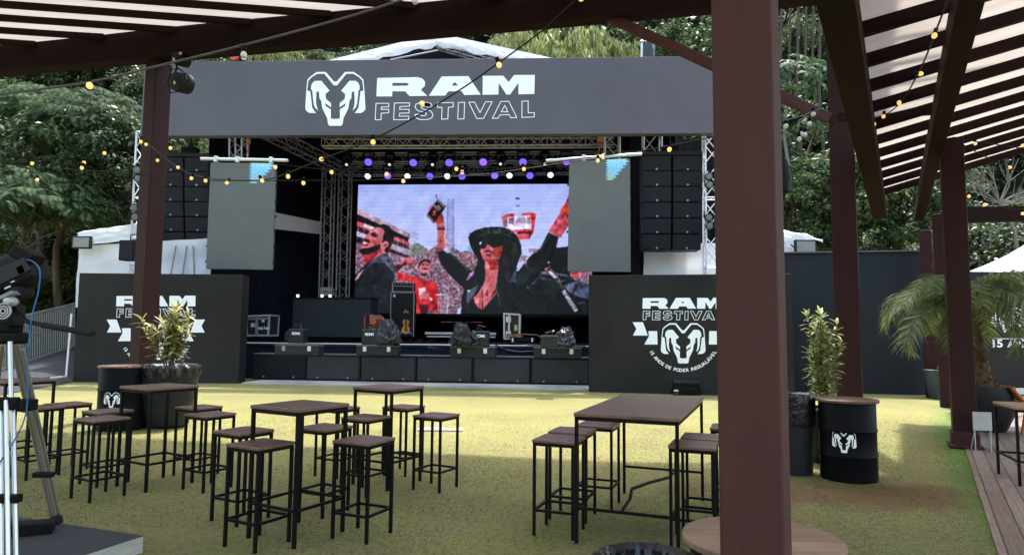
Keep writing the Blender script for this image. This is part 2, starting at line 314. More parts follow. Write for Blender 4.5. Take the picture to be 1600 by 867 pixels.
# pale concrete strip along the stage foot
s0 = G(383, 600); s1 = G(922, 610); sd = (s1-s0).normalized(); sn = Vector((-sd.y, sd.x, 0)); q = [s0-sd*.1, s1+sd*.2, s1+sd*.2+sn*1.2, s0-sd*.1+sn*1.2]
setp(MB().hexa([p+Vector((0, 0, -.02)) for p in q], [p+Vector((0, 0, .05)) for p in q]).build('kerb', concrete), kind='structure')
# ================================================================ STAGE
# fascia (header)
hd = empty('stage_fascia', FP(655, 210), 'long charcoal fabric fascia across the top of the stage with white ram head and lettering', 'fascia')
a = [FP(226, 97.5), FP(1165, 87), FP(1165, 208.5), FP(218, 213)]
MB().hexa(a, [p+FN*.3 for p in a]).build('panel', headm, hd, True, bevel=.02)
hp = lambda x, y: FP(465+x/8, 100+y/8, -.012)
polys(HEAD, hp, 'emblem', white, hd); polys(RAM, hp, 'lettering', white, hd); strokes(FEST, 9, hp, 'outlined_lettering', white, hd)
# gable tent roof over the stage
rt = empty('stage_tent_roof', FP(685, 95, 1), 'white gabled canvas tent roof rising behind the stage fascia', 'tent roof')
def gable(k): return [FP(480, 104, k), FP(684, 53, k), FP(900, 100, k)]
g0 = gable(1.6); mb = MB(); up = Vector((0, 0, .0)); dn = Vector((0, 0, -.55))
back = [p+FN*11 for p in g0]; mb.add(g0+back, [(0, 1, 4, 3), (1, 2, 5, 4)]); mb.build('canopy', canvas, rt, True)
mb = MB(); N = 22
for s_ in range(2):
    p, q = g0[s_], g0[s_+1]; rows = []
    for i in range(N+1):
        t = i/N; b0 = p.lerp(q, t); wv = .05*math.sin(i*1.9+s_)+.03*math.sin(i*.7); rows += [b0-FN*.05, b0-FN*(.10+wv)+dn*.4, b0-FN*(.04-wv)+dn*(.78+.1*math.sin(i*1.3))]
    mb.add(rows, [(3*i+j, 3*i+3+j, 3*i+4+j, 3*i+1+j) for i in range(N) for j in range(2)], True)
mb.build('valance', canvas, rt, True)
mb = MB(); gk = [p+FN*.4+Vector((0, 0, -.12)) for p in g0]; gk = [gk[0], gk[1], gk[2]]; mb.add(gk+[p+FN*.05 for p in gk], [(0, 1, 2), (5, 4, 3)]); mb.build('gable_shade_sheet', drape, rt, True)  # black sheet added to stand for the dark inside under the canopy
def truss(p, q, wd, name, m, parent=None, world=True, hgt=None, rc=.024, rb=.012, step=None, mb=None, up=(0, 0, 1)):
    p = Vector(p); q = Vector(q); d = (q-p); L = d.length; d.normalize(); u = Vector(up)
    if abs(d.dot(u)) > .9: u = FN
    x = d.cross(u).normalized(); y = x.cross(d).normalized(); hgt = hgt or wd; step = step or wd; own = mb is None; mb = mb or MB()
    cs = [x*(sx*wd/2)+y*(sy*hgt/2) for sx, sy in ((-1, -1), (1, -1), (1, 1), (-1, 1))]
    for c in cs: mb.tube([p+c, q+c], rc, 6)
    n = max(1, round(L/step))
    for f in range(4):
        a_, b_ = cs[f], cs[(f+1) % 4]
        for i in range(n):
            e0, e1 = (a_, b_) if i % 2 else (b_, a_); mb.tube([p+d*(L*i/n)+e0, p+d*(L*(i+1)/n)+e1], rb, 4, cap=False)
            if i % 4 == 0: mb.tube([p+d*(L*i/n)+a_, p+d*(L*i/n)+b_], rb, 4, cap=False)
    return mb.build(name, m, parent, world) if own else mb
o = truss(FP(684, 72, 1.75), FP(800, 104, 1.75), .25, 'roof_truss', alud, rt, True, hgt=.2); MB().tube([FP(610, 94, 1.7), FP(684, 79, 1.7)], .03, 6).build('brace_rod', aluw, rt, True)
# stage house: deck, back cloth, side and top cloths
dz = 1.22
def at(u, k, z): return FN*(F0+k)+FU*u+Vector((0, 0, z))    # u along the facade, k behind it
def uof(px, py, k): return (FP(px, py, k)-FN*(F0+k)).dot(FU)
uL = uof(392, 535, 1.6); uR = uof(990, 535, 1.6)
stage = empty('stage', at((uL+uR)/2, 5, 0), 'raised black stage deck with dark cloth front behind the row of low speakers', 'stage')
mb = MB(); q = [at(uL-3, 1.75, 0), at(uR+4, 1.75, 0), at(uR+4, 12, 0), at(uL-3, 12, 0)]; mb.hexa([p+Vector((0, 0, dz-.1)) for p in q], [p+Vector((0, 0, dz)) for p in q]); mb.build('deck', deckfl, stage, True)
mb = MB(); q = [at(uL-3, 1.8, 0), at(uR+4, 1.8, 0), at(uR+4, 1.95, 0), at(uL-3, 1.95, 0)]; mb.hexa(q, [p+Vector((0, 0, dz-.102)) for p in q]); mb.build('skirt', navy, stage, True)
mb = MB(); mb.tube([at(uL-3, 1.74, dz-.02), at(uR+4, 1.74, dz-.02)], .022, 6); mb.build('edge_trim', aluw, stage, True)
def curtain(p, q, z0, z1, name, m, parent, amp=.06, n=60):
    d = q-p; nn = Vector((-d.y, d.x, 0)).normalized(); vs = []
    for i in range(n+1):
        t = i/n; b = p+d*t+nn*(amp*math.sin(i*1.7)+amp*.6*math.sin(i*.61+1)); vs += [Vector((b.x, b.y, z0)), Vector((b.x, b.y, z1))]
    mb = MB(); mb.add(vs, [(2*i, 2*i+2, 2*i+3, 2*i+1) for i in range(n)], True); return mb.build(name, m, parent, True)
cl = empty('stage_drapes', at(0, 11.5, 0), 'black and navy cloths closing the back, sides and top of the stage', 'drapes')
curtain(at(uL-4, 11.5, 0), at(uR+5, 11.5, 0), .2, 11, 'back_cloth', drape, cl, .1, 120)
curtain(at(uL-2.2, 2.4, 0), at(uL-.4, 11.4, 0), 1.0, 9.6, 'side_cloth', navy, cl, .08, 80)
curtain(at(uR+1.6, 2.4, 0), at(uR+1.4, 11.4, 0), 1.0, 9.6, 'side_cloth', drape, cl, .08, 80)
curtain(at(uof(985, 300, 2.2), 2.2, 0), at(uof(1004, 300, 2.2), 2.4, 0), .6, 8.8, 'side_cloth', drape, cl, .02, 10)
mb = MB(); q = [at(uL-2.4, 1.2, 8.95), at(uR+2.2, 1.2, 8.95), at(uR+2.2, 11.6, 10), at(uL-2.4, 11.6, 10)]; mb.hexa(q, [p+Vector((0, 0, .06)) for p in q]); mb.build('top_cloth', drape, cl, True)
# white strip of inner tent wall seen behind the hanging panel
mb = MB(); q = [D(425, 331, 28), D(502, 347, 31.5), D(502, 366, 31.5), D(425, 357, 28)]; mb.hexa(q, [p+Vector((0, .05, 0)) for p in q])
setp(mb.build('tent_wall_strip', canvas), 'white slanting strip of tent cloth between the left hanging panel and the towers', 'tent cloth')
# video wall -------------------------------------------------------
exec_scr = True
KS = 8.2
def inpoly(X, Y, P):
    c = np.zeros(X.shape, bool); n = len(P); j = n-1
    for i in range(n):
        xi, yi = P[i]; xj, yj = P[j]; cond = ((yi > Y) != (yj > Y))
        with np.errstate(divide='ignore', invalid='ignore'): c ^= cond & (X < (xj-xi)*(Y-yi)/((yj-yi) if yj != yi else 1e-9)+xi)
        j = i
    return c
def screen():
    nx, ny = 420, 232; u = (np.arange(nx)+.5)/nx; v = (np.arange(ny)+.5)/ny; U, V = np.meshgrid(u, v)
    TL, TR, BR, BL = (560, 289), (925, 287.5), (925, 491.5), (553, 489)
    X = (TL[0]*(1-U)+TR[0]*U)*(1-V)+(BL[0]*(1-U)+BR[0]*U)*V; Y = (TL[1]*(1-U)+TR[1]*U)*(1-V)+(BL[1]*(1-U)+BR[1]*U)*V
    img = np.zeros((ny, nx, 3)); t = np.clip((Y-288)/110, 0, 1)[..., None]; img[:] = np.array([168, 182, 246])*(1-t)+np.array([190, 200, 250])*t
    rs = np.random.default_rng(3)
    def smooth(a, k):
        for _ in range(k): a = (a+np.roll(a, 1, 0)+np.roll(a, -1, 0)+np.roll(a, 1, 1)+np.roll(a, -1, 1))/5
        return a
    def fld(a, b, k):
        f_ = rs.normal(size=(ny//a+2, nx//b+2)).repeat(a, 0).repeat(b, 1)[:ny, :nx]; f_ = smooth(f_, k); return f_/(f_.std()+1e-6)
    FN1 = np.clip(.5*fld(5, 3, 6)+.35*fld(9, 6, 10)+.25*fld(2, 2, 2), -1.6, 1.6)
    pal = np.array([[70, 62, 82], [150, 140, 165], [200, 190, 215], [185, 100, 120], [120, 105, 130], [215, 150, 170], [60, 50, 70], [230, 225, 245], [160, 60, 75], [95, 85, 105]])
    big = pal[rs.integers(0, 10, ((ny+2)//3+1, (nx+1)//2+1))].repeat(3, 0).repeat(2, 1)[:ny, :nx].astype(float); big = smooth(big, 1); big = (big*.8+pal[rs.integers(0, 10, (ny, nx))]*.2)*.92
    def P(pts, col, o=(0, 0), s=1, tex=None, j=0):
        pts = [(o[0]+x/s, o[1]+y/s) for x, y in pts]; k = inpoly(X, Y, pts)
        if not k.any(): return
        if tex is not None: img[k] = tex[k]; return
        amp = FN1[k][:, None]*(9 if sum(col) < 140 else 24); v_ = np.array(col, float)+amp*np.array([1, .95, 1.05])+(rs.normal(0, j, (k.sum(), 1)) if j else 0)
        if sum(col) > 200: xs = X[k]; v_ = v_*(1.07-.16*((xs-xs.min())/max(1e-3, np.ptp(xs))))[:, None]
        img[k] = v_
    def Ln(a, b, w_, col, o=(0, 0), s=1):
        a = (o[0]+a[0]/s, o[1]+a[1]/s); b = (o[0]+b[0]/s, o[1]+b[1]/s); dx, dy = b[0]-a[0], b[1]-a[1]; L = math.hypot(dx, dy)+1e-9; nx_, ny_ = -dy/L*w_/2, dx/L*w_/2
        P([(a[0]+nx_, a[1]+ny_), (b[0]+nx_, b[1]+ny_), (b[0]-nx_, b[1]-ny_), (a[0]-nx_, a[1]-ny_)], col)
    K = (20, 26, 30)
    P([(552, 368), (600, 374), (642, 384), (655, 380), (672, 392), (684, 384), (700, 383), (722, 394), (735, 392), (752, 390), (770, 402), (765, 440), (700, 500), (545, 500)], 0, tex=big)
    P([(640, 384), (655, 380), (668, 390), (668, 398), (642, 400)], (120, 125, 120), j=18)
    P([(556, 325), (643, 366), (641, 373), (556, 334)], (184, 156, 178)); P([(556, 334), (641, 373), (637, 381), (556, 347)], (30, 22, 34))
    P([(556, 345), (641, 379), (641, 385), (556, 353)], (215, 90, 110), j=20); P([(570, 350), (586, 356), (585, 361), (569, 355)], (225, 225, 245)); P([(556, 353), (641, 385), (641, 391), (556, 362)], (48, 38, 54), j=14)
    P([(556, 361), (641, 391), (640, 400), (556, 369)], (176, 158, 182), j=22); P([(556, 369), (640, 400), (640, 404), (556, 380)], (52, 42, 55), j=20)
    for i in range(10): Ln((560+i*9, 346+i*3.6), (560+i*9, 366+i*3.6), .8, (205, 190, 210))
    for a_, b_ in (((643, 366), (655, 370)), ((643, 370), (656, 375)), ((645, 364), (655, 367))): Ln(a_, b_, .9, (140, 120, 165))
    Ln((649, 362), (649, 382), .8, (130, 120, 150))
    for i in range(22):                                  # lattice mast
        y = 312+i*3.9; wl = 702-(y-312)*.035; wr = 711.5-(y-312)*.005; Ln((wl, y), (wr, y+3.9), .7, (105, 105, 150)); Ln((wr, y), (wl, y+3.9), .7, (125, 125, 170))
    Ln((702, 312), (699, 396), 1, (110, 110, 150)); Ln((711, 312), (711, 396), 1, (110, 110, 150))
    P([(733, 386), (739, 386), (739, 392), (733, 392)], (90, 175, 235))
    # man on the left
    o, s = (550, 350), 12.39
    P([(553, 432), (575, 410), (590, 400), (602, 397), (611, 404), (617, 414), (620, 428), (614, 445), (613, 495), (545, 495)], (33, 37, 44), j=3)
    P([(600, 399), (611, 404), (618, 416), (620, 436), (614, 424), (602, 412), (587, 411), (573, 420), (582, 406)], (84, 86, 108), j=5)
    P([(553, 440), (560, 428), (570, 420), (560, 436)], (205, 170, 190))
    P([(430, 90), (500, 70), (600, 90), (650, 130), (640, 200), (640, 350), (650, 500), (650, 570), (400, 700), (280, 770), (215, 760), (240, 600), (180, 480), (205, 430), (220, 360), (240, 300), (250, 250), (320, 200), (350, 140)], (208, 118, 132), o, s, j=5)
    P([(440, 110), (580, 120), (560, 190), (500, 180), (430, 150), (370, 170)], (228, 150, 168), o, s)
    P([(240, 600), (400, 570), (560, 500), (480, 620), (400, 700), (280, 770), (215, 750)], (165, 45, 58), o, s); P([(380, 300), (540, 320), (560, 430), (420, 440)], (180, 85, 85), o, s)
    P([(130, 520), (200, 480), (330, 470), (420, 440), (560, 400), (560, 480), (430, 560), (330, 605), (230, 600), (165, 580)], (30, 24, 32), o, s)
    P([(245, 290), (340, 310), (350, 390), (320, 375), (240, 340)], (70, 30, 42), o, s); P([(215, 400), (320, 395), (290, 440), (220, 440)], (120, 35, 50), o, s); P([(240, 365), (280, 370), (280, 390), (240, 390)], (235, 220, 230), o, s)
    P([(350, 195), (440, 170), (505, 230), (480, 270), (400, 262)], (60, 25, 38), o, s)
    P([(500, 60), (560, 20), (640, 10), (740, 60), (810, 140), (840, 230), (820, 330), (780, 420), (700, 570), (650, 560), (640, 470), (720, 400), (700, 350), (640, 350), (590, 400), (620, 230), (645, 150), (600, 90)], (24, 26, 32), o, s)
    P([(575, 405), (650, 360), (730, 370), (722, 440), (640, 485), (565, 465)], (205, 105, 120), o, s); P([(610, 410), (680, 395), (670, 440), (620, 440)], (120, 30, 40), o, s)
    # man in red
    o, s = (600, 400), 9.13
    P([(150, 160), (240, 120), (300, 60), (360, 20), (450, 80), (420, 140), (350, 130), (280, 150), (200, 240), (165, 210)], (90, 28, 38), o, s)
    P([(230, 120), (300, 50), (360, 18), (455, 80), (425, 140), (380, 110), (340, 130), (330, 70), (250, 140)], (205, 105, 118), o, s)
    P([(200, 240), (300, 270), (400, 300), (480, 310), (530, 310), (620, 350), (700, 350), (760, 400), (790, 480), (810, 620), (822, 740), (790, 810), (720, 790), (660, 750), (640, 835), (470, 835), (460, 560), (450, 380), (380, 370), (210, 330)], (202, 36, 42), o, s, j=9)
    P([(500, 330), (620, 340), (600, 420), (540, 420)], (150, 45, 52), o, s); P([(520, 690), (650, 690), (640, 830), (540, 830)], (75, 22, 32), o, s); P([(690, 640), (800, 620), (800, 790), (720, 760)], (130, 24, 32), o, s)
    P([(510, 150), (540, 90), (600, 60), (660, 80), (682, 120), (678, 200), (645, 260), (590, 290), (530, 240)], (205, 120, 132), o, s, j=5)
    P([(495, 165), (530, 85), (590, 52), (650, 56), (692, 112), (672, 112), (610, 78), (548, 108), (520, 160)], (28, 22, 30), o, s)
    P([(555, 120), (600, 112), (598, 132), (560, 138)], (95, 40, 52), o, s); P([(625, 125), (665, 130), (660, 148), (625, 142)], (95, 40, 52), o, s); P([(560, 190), (620, 178), (645, 200), (570, 206)], (60, 28, 36), o, s); P([(565, 210), (622, 210), (600, 224)], (235, 220, 225), o, s); P([(530, 240), (590, 255), (645, 245), (610, 285), (560, 290)], (70, 32, 42), o, s)
    P([(510, 462), (612, 455), (625, 640), (545, 690), (520, 600)], (232, 200, 218), o, s); P([(530, 560), (628, 560), (620, 670), (548, 690)], (214, 52, 66), o, s); P([(520, 560), (600, 500), (680, 590), (690, 640), (600, 612), (515, 605)], (205, 115, 128), o, s)
    for yy in (545, 575, 602): Ln((522, yy), (600, yy-12), .5, (150, 60, 75), o, s)
    P([(670, 590), (700, 600), (714, 640), (690, 642)], (235, 230, 240), o, s)
    Ln((683, 461), (700, 460), 2, (205, 205, 225))
    for x in (687, 691, 697, 701): Ln((x, 461), (x, 492), 1.2 if x < 700 else 2, (175, 175, 200))
    P([(702, 492), (703, 470), (712, 452), (722, 455), (716, 492)], 0, tex=big)
    # raised hand, phone and forearm
    o, s = (640, 290), 12.39
    P([(590, 510), (650, 540), (680, 620), (690, 740), (702, 900), (560, 900), (545, 740), (480, 700), (560, 600)], (165, 62, 60), o, s, j=5); P([(415, 400), (470, 370), (500, 390), (430, 470), (370, 510)], (190, 110, 140), o, s)
    P([(345, 590), (570, 260), (735, 410), (650, 530), (590, 600), (490, 750)], (26, 24, 36), o, s); P([(345, 590), (378, 565), (520, 715), (490, 752)], (140, 125, 130), o, s); P([(570, 260), (735, 410), (705, 450), (545, 300)], (120, 108, 120), o, s)
    P([(480, 490), (545, 490), (510, 590), (455, 600)], (180, 50, 40), o, s); P([(585, 370), (640, 450), (600, 500), (520, 430)], (170, 130, 150), o, s); P([(480, 400), (520, 380), (600, 480), (570, 510)], (120, 125, 145), o, s)
    P([(590, 600), (650, 560), (680, 640), (640, 760), (560, 730)], (170, 66, 60), o, s); Ln((542, 170), (546, 260), 1.2, (90, 60, 110), o, s)
    o = (640, 350)
    P([(560, 0), (690, 0), (710, 100), (740, 300), (765, 500), (700, 545), (565, 550), (555, 100)], (178, 98, 104), o, s, j=7); P([(690, 130), (712, 130), (765, 500), (725, 520)], (215, 150, 175), o, s); P([(550, 88), (712, 90), (702, 126), (558, 122)], (50, 32, 44), o, s)
    # woman: sleeves, jacket, hat
    P([(685, 394), (700, 392), (712, 401), (727, 415), (740, 424), (742, 495), (722, 495), (724, 470), (728, 452), (706, 432), (690, 412)], K)
    for i in range(9): Ln((702+i*3.6, 397+i*3), (706+i*3.6, 394+i*3.5), .9, (140, 150, 170))
    P([(694, 390), (706, 386), (705, 396), (700, 396)], (175, 205, 235))
    P([(734, 373), (736, 366), (744, 361), (758, 356.5), (775, 355), (790, 356), (803, 362), (812, 372), (816, 385), (817, 397), (813, 406), (806, 425), (812, 424), (830, 401), (846, 388), (858, 364), (874, 371), (870, 388), (889, 386), (930, 424), (930, 496), (722, 496), (724, 462), (735, 440), (745, 420), (749, 407), (742, 395), (737, 385)], K)
    P([(745, 362), (759, 358), (775, 356.5), (792, 357.5), (806, 366), (812, 380), (800, 372), (785, 366), (765, 366), (748, 371)], (40, 50, 54)); P([(800, 376), (811, 384), (812, 398), (804, 410), (801, 392)], (34, 38, 42)); P([(738, 371), (748, 374), (752, 384), (750, 394), (741, 384)], (12, 15, 18)); P([(788, 400), (796, 398), (800, 430), (792, 452)], (40, 30, 34)); P([(806, 430), (826, 418), (838, 420), (824, 440), (808, 452)], (36, 42, 50)); P([(850, 430), (880, 440), (868, 470), (846, 456)], (30, 35, 42))
    for i in range(8): Ln((842+i*2.3, 394-i*3.4), (846+i*2.3, 391-i*3.4), .8, (110, 115, 135))
    P([(858, 363), (872, 340), (884, 318), (890, 303), (890, 352), (877, 372)], (188, 82, 98), j=6); P([(879, 323), (890, 326), (890, 333), (877, 329)], (250, 90, 50))
    P([(817, 399), (826, 401), (822, 407), (812, 410)], (150, 130, 150), j=25)
    o = (730, 340)
    P([(275, 625), (330, 605), (380, 600), (420, 520), (470, 560), (520, 600), (640, 570), (710, 540), (700, 700), (650, 790), (620, 850), (350, 850), (300, 720)], (205, 108, 120), o, s, j=4)
    P([(520, 605), (640, 572), (710, 540), (698, 700), (640, 790), (560, 790), (520, 720)], (165, 62, 52), o, s, j=4); P([(350, 660), (400, 635), (470, 638), (528, 680), (480, 745), (400, 752)], (98, 28, 42), o, s); P([(355, 690), (520, 690), (470, 722), (400, 722)], (196, 122, 138), o, s)
    P([(258, 500), (310, 470), (300, 520), (262, 540)], (205, 205, 215), o, s); P([(270, 570), (400, 560), (370, 610), (290, 612)], K, o, s)
    o, s = (700, 400), 9.125
    P([(500, 20), (765, 20), (740, 60), (735, 200), (715, 380), (700, 420), (715, 530), (620, 640), (510, 770), (450, 740), (400, 660), (385, 600), (450, 530), (530, 400), (550, 330), (545, 80)], (208, 112, 122), o, s, j=5)
    P([(540, 50), (740, 50), (728, 200), (620, 215), (600, 110)], (160, 52, 46), o, s); Ln((475, 530), (478, 760), 1, (70, 24, 34), o, s); Ln((505, 480), (512, 765), 1.6, (50, 22, 30), o, s)
    P([(572, 490), (592, 492), (582, 575), (566, 570)], (40, 30, 40), o, s); P([(620, 600), (700, 460), (700, 530)], (70, 22, 28), o, s)
    P([(455, 405), (430, 480), (370, 600), (300, 685), (288, 620), (290, 520)], (76, 84, 106), o, s); P([(298, 492), (335, 485), (328, 515), (305, 518)], (225, 230, 245), o, s); P([(1000, 140), (990, 370), (880, 370), (912, 340)], (76, 82, 106), o, s)
    P([(405, 225), (335, 245), (275, 350), (300, 350), (380, 270)], (200, 140, 205), o, s); Ln((712, 400), (745, 620), .8, (110, 120, 130), o, s); Ln((745, 620), (775, 800), .8, (90, 100, 110), o, s)
    # hanging red scoring truck
    o, s = (720, 280), 5.78
    P([(380, 345), (430, 318), (495, 312), (495, 340), (430, 350), (432, 430), (400, 438)], (212, 62, 76), o, s); P([(565, 312), (645, 302), (690, 318), (665, 490), (620, 545), (650, 470), (470, 480), (440, 430), (650, 450), (640, 330), (565, 335)], (205, 60, 74), o, s)
    P([(395, 350), (425, 345), (430, 425), (402, 430)], (140, 120, 125), o, s); P([(430, 348), (640, 330), (652, 452), (470, 465), (430, 425)], (224, 218, 250), o, s); P([(440, 355), (495, 350), (485, 410), (445, 410)], (150, 120, 150), o, s, j=25); P([(605, 345), (636, 340), (645, 410), (612, 410)], (160, 130, 150), o, s)
    P([(500, 365), (590, 345), (600, 405), (510, 400)], (190, 170, 205), o, s, j=25); P([(500, 480), (660, 470), (630, 545), (560, 520)], (80, 22, 34), o, s); P([(505, 500), (618, 495), (628, 545), (545, 552)], (226, 98, 110), o, s)
    P([(505, 165), (540, 165), (538, 186), (508, 186)], (80, 75, 100), o, s); Ln((510, 243), (540, 243), 1, (80, 75, 100), o, s); Ln((690, 318), (820, 300), .5, (150, 160, 225), o, s); P([(620, 630), (700, 630), (700, 668), (625, 668)], (170, 130, 170), o, s)
    # shoulder and lanyard on the right
    o, s = (820, 400), 9.124
    P([(640, 228), (1000, 218), (1000, 440), (800, 375), (740, 370), (660, 300)], 0, o, s, tex=big); P([(680, 240), (760, 235), (770, 300), (720, 330), (680, 300)], (180, 70, 75), o, s, j=10); P([(770, 225), (850, 225), (830, 280), (780, 290)], (205, 90, 105), o, s, j=10)
    P([(560, 430), (600, 400), (740, 368), (830, 390), (1000, 440), (1000, 640), (760, 580), (640, 520)], (80, 90, 116), o, s, j=5); P([(730, 400), (790, 400), (700, 560), (690, 500)], (38, 42, 52), o, s); P([(800, 420), (900, 400), (820, 480)], (50, 56, 70), o, s)
    P([(110, 410), (240, 262), (245, 290), (140, 410)], (72, 82, 98), o, s); P([(220, 300), (420, 350), (560, 350), (740, 320), (560, 372), (420, 372), (250, 335)], (64, 72, 88), o, s); P([(440, 245), (600, 270), (700, 330), (600, 300), (470, 275)], (70, 78, 95), o, s); P([(240, 235), (350, 215), (400, 250), (330, 275), (250, 262)], (92, 96, 122), o, s)
    P([(740, 665), (860, 660), (870, 672), (760, 684)], (72, 80, 96), o, s); P([(40, 445), (65, 440), (95, 490), (50, 470)], (80, 92, 105), o, s); P([(0, 110), (30, 100), (85, 200), (60, 190)], (70, 75, 85), o, s); P([(0, 60), (40, 60), (40, 110), (0, 120)], (170, 140, 145), o, s)
    P([(345, 215), (400, 230), (475, 310), (440, 332), (365, 260)], (222, 196, 228), o, s); P([(335, 150), (372, 128), (382, 182), (325, 200)], (150, 30, 42), o, s); P([(342, 85), (366, 85), (366, 110), (342, 110)], (225, 215, 220), o, s); P([(300, 180), (330, 175), (330, 205), (300, 205)], (220, 150, 165), o, s)
    Ln((370, 190), (465, 265), .8, (190, 170, 175), o, s); Ln((465, 265), (520, 400), .8, (190, 165, 165), o, s); Ln((440, 330), (760, 775), .6, (150, 130, 140), o, s); Ln((545, 520), (715, 800), .6, (150, 130, 150), o, s); Ln((520, 400), (760, 770), .7, (170, 150, 160), o, s)
    font = {'#': '01010,11111,01010,11111,01010', 'P': '11110,10001,11110,10000,10000', 'R': '11110,10001,11110,10010,10001', 'A': '01110,10001,11111,10001,10001', 'S': '01111,10000,01110,00001,11110', 'E': '11111,10000,11110,10000,11111', 'M': '10001,11011,10101,10001,10001'}
    # the word runs up the strap
    p0 = np.array([738., 792.]); d = np.array([548., 490.])-p0; L = np.linalg.norm(d); d /= L; nn = np.array([d[1], -d[0]])*1.0
    for i, chh in enumerate('#PRASEMPRE'):
        for r_, row in enumerate(font[chh].split(',')):
            for c_, bit in enumerate(row):
                if bit == '1':
                    q0 = p0+d*(L/10)*(i+c_/6.2)+nn*(18-r_*8.5); e1 = d*(L/10)/5.6; e2 = -nn*9
                    P([tuple(q0), tuple(q0+e1), tuple(q0+e1+e2), tuple(q0+e2)], (215, 205, 230), o, s)
    pd_ = np.pad(img, ((1, 1), (1, 1), (0, 0)), 'edge'); img = .4*img+.15*(pd_[:-2, 1:-1]+pd_[2:, 1:-1]+pd_[1:-1, :-2]+pd_[1:-1, 2:])
    lo = rs.normal(size=(24, 42)); lo = (lo+np.roll(lo, 1, 0)+np.roll(lo, 1, 1))/3; LO = lo.repeat(10, 0).repeat(10, 1)[:ny, :nx]; LO = smooth(LO, 14); img = img*(1+.05*LO)[..., None]
    pd_ = np.pad(img, ((1, 1), (1, 1), (0, 0)), 'edge'); img = .5*img+.125*(pd_[:-2, 1:-1]+pd_[2:, 1:-1]+pd_[1:-1, :-2]+pd_[1:-1, 2:])
    img = img*(1+rs.normal(0, .03, (ny, nx, 1))); img = img*(1+.02*np.sin(V*ny*.9))[..., None]; img = img*(1-.025*((U*14 % 1) < .03))[..., None]
    img = (img-120)*1.1+116; img = np.clip(img, 0, 255)/255; lin = np.where(img <= .04045, img/12.92, ((img+.055)/1.055)**2.4)
    c = [FP(*TL, KS), FP(*TR, KS), FP(*BR, KS), FP(*BL, KS)]
    uu = np.linspace(0, 1, nx+1); vv = np.linspace(0, 1, ny+1); UU, VV = np.meshgrid(uu, vv); cc = np.array([list(p) for p in c])
    P3 = (cc[0]*(1-UU)[..., None]+cc[1]*UU[..., None])*(1-VV)[..., None]+(cc[3]*(1-UU)[..., None]+cc[2]*UU[..., None])*VV[..., None]
    idx = np.arange((nx+1)*(ny+1)).reshape(ny+1, nx+1); Fq = np.stack([idx[:-1, :-1], idx[1:, :-1], idx[1:, 1:], idx[:-1, 1:]], -1).reshape(-1)
    me = bpy.data.meshes.new('led_picture'); me.vertices.add((nx+1)*(ny+1)); me.vertices.foreach_set('co', P3.ravel()); me.loops.add(4*nx*ny); me.loops.foreach_set('vertex_index', Fq.astype(np.int32)); me.polygons.add(nx*ny); me.polygons.foreach_set('loop_start', np.arange(0, 4*nx*ny, 4, dtype=np.int32)); me.update(calc_edges=True)
    at_ = me.attributes.new('led', 'FLOAT_COLOR', 'FACE'); col = np.ones((nx*ny, 4)); col[:, :3] = lin.reshape(-1, 3); at_.data.foreach_set('color', col.ravel())
    m = bpy.data.materials.new('led_screen'); m.use_nodes = True; n = m.node_tree.nodes; l = m.node_tree.links; b = n['Principled BSDF']; b.inputs['Base Color'].default_value = (.012, .012, .014, 1); b.inputs['Roughness'].default_value = .6
    an = n.new('ShaderNodeAttribute'); an.attribute_name = 'led'; l.new(an.outputs['Color'], b.inputs['Emission Color']); b.inputs['Emission Strength'].default_value = 1/2**EXPO*.98
    scr = empty('video_wall', c[3].lerp(c[2], .5), 'large lit video wall at the back of the stage showing a woman in a black hat among a crowd', 'video wall')
    link('led_picture', me, m, scr, True)
    e = [c[0]+Vector((-.12, 0, .12))+FN*.04, c[1]+Vector((.12, 0, .12))+FN*.04, c[2]+Vector((.12, 0, -.12))+FN*.04, c[3]+Vector((-.12, 0, -.12))+FN*.04]
    MB().hexa(e, [p+FN*.15 for p in e]).build('housing', black, scr, True)
screen()
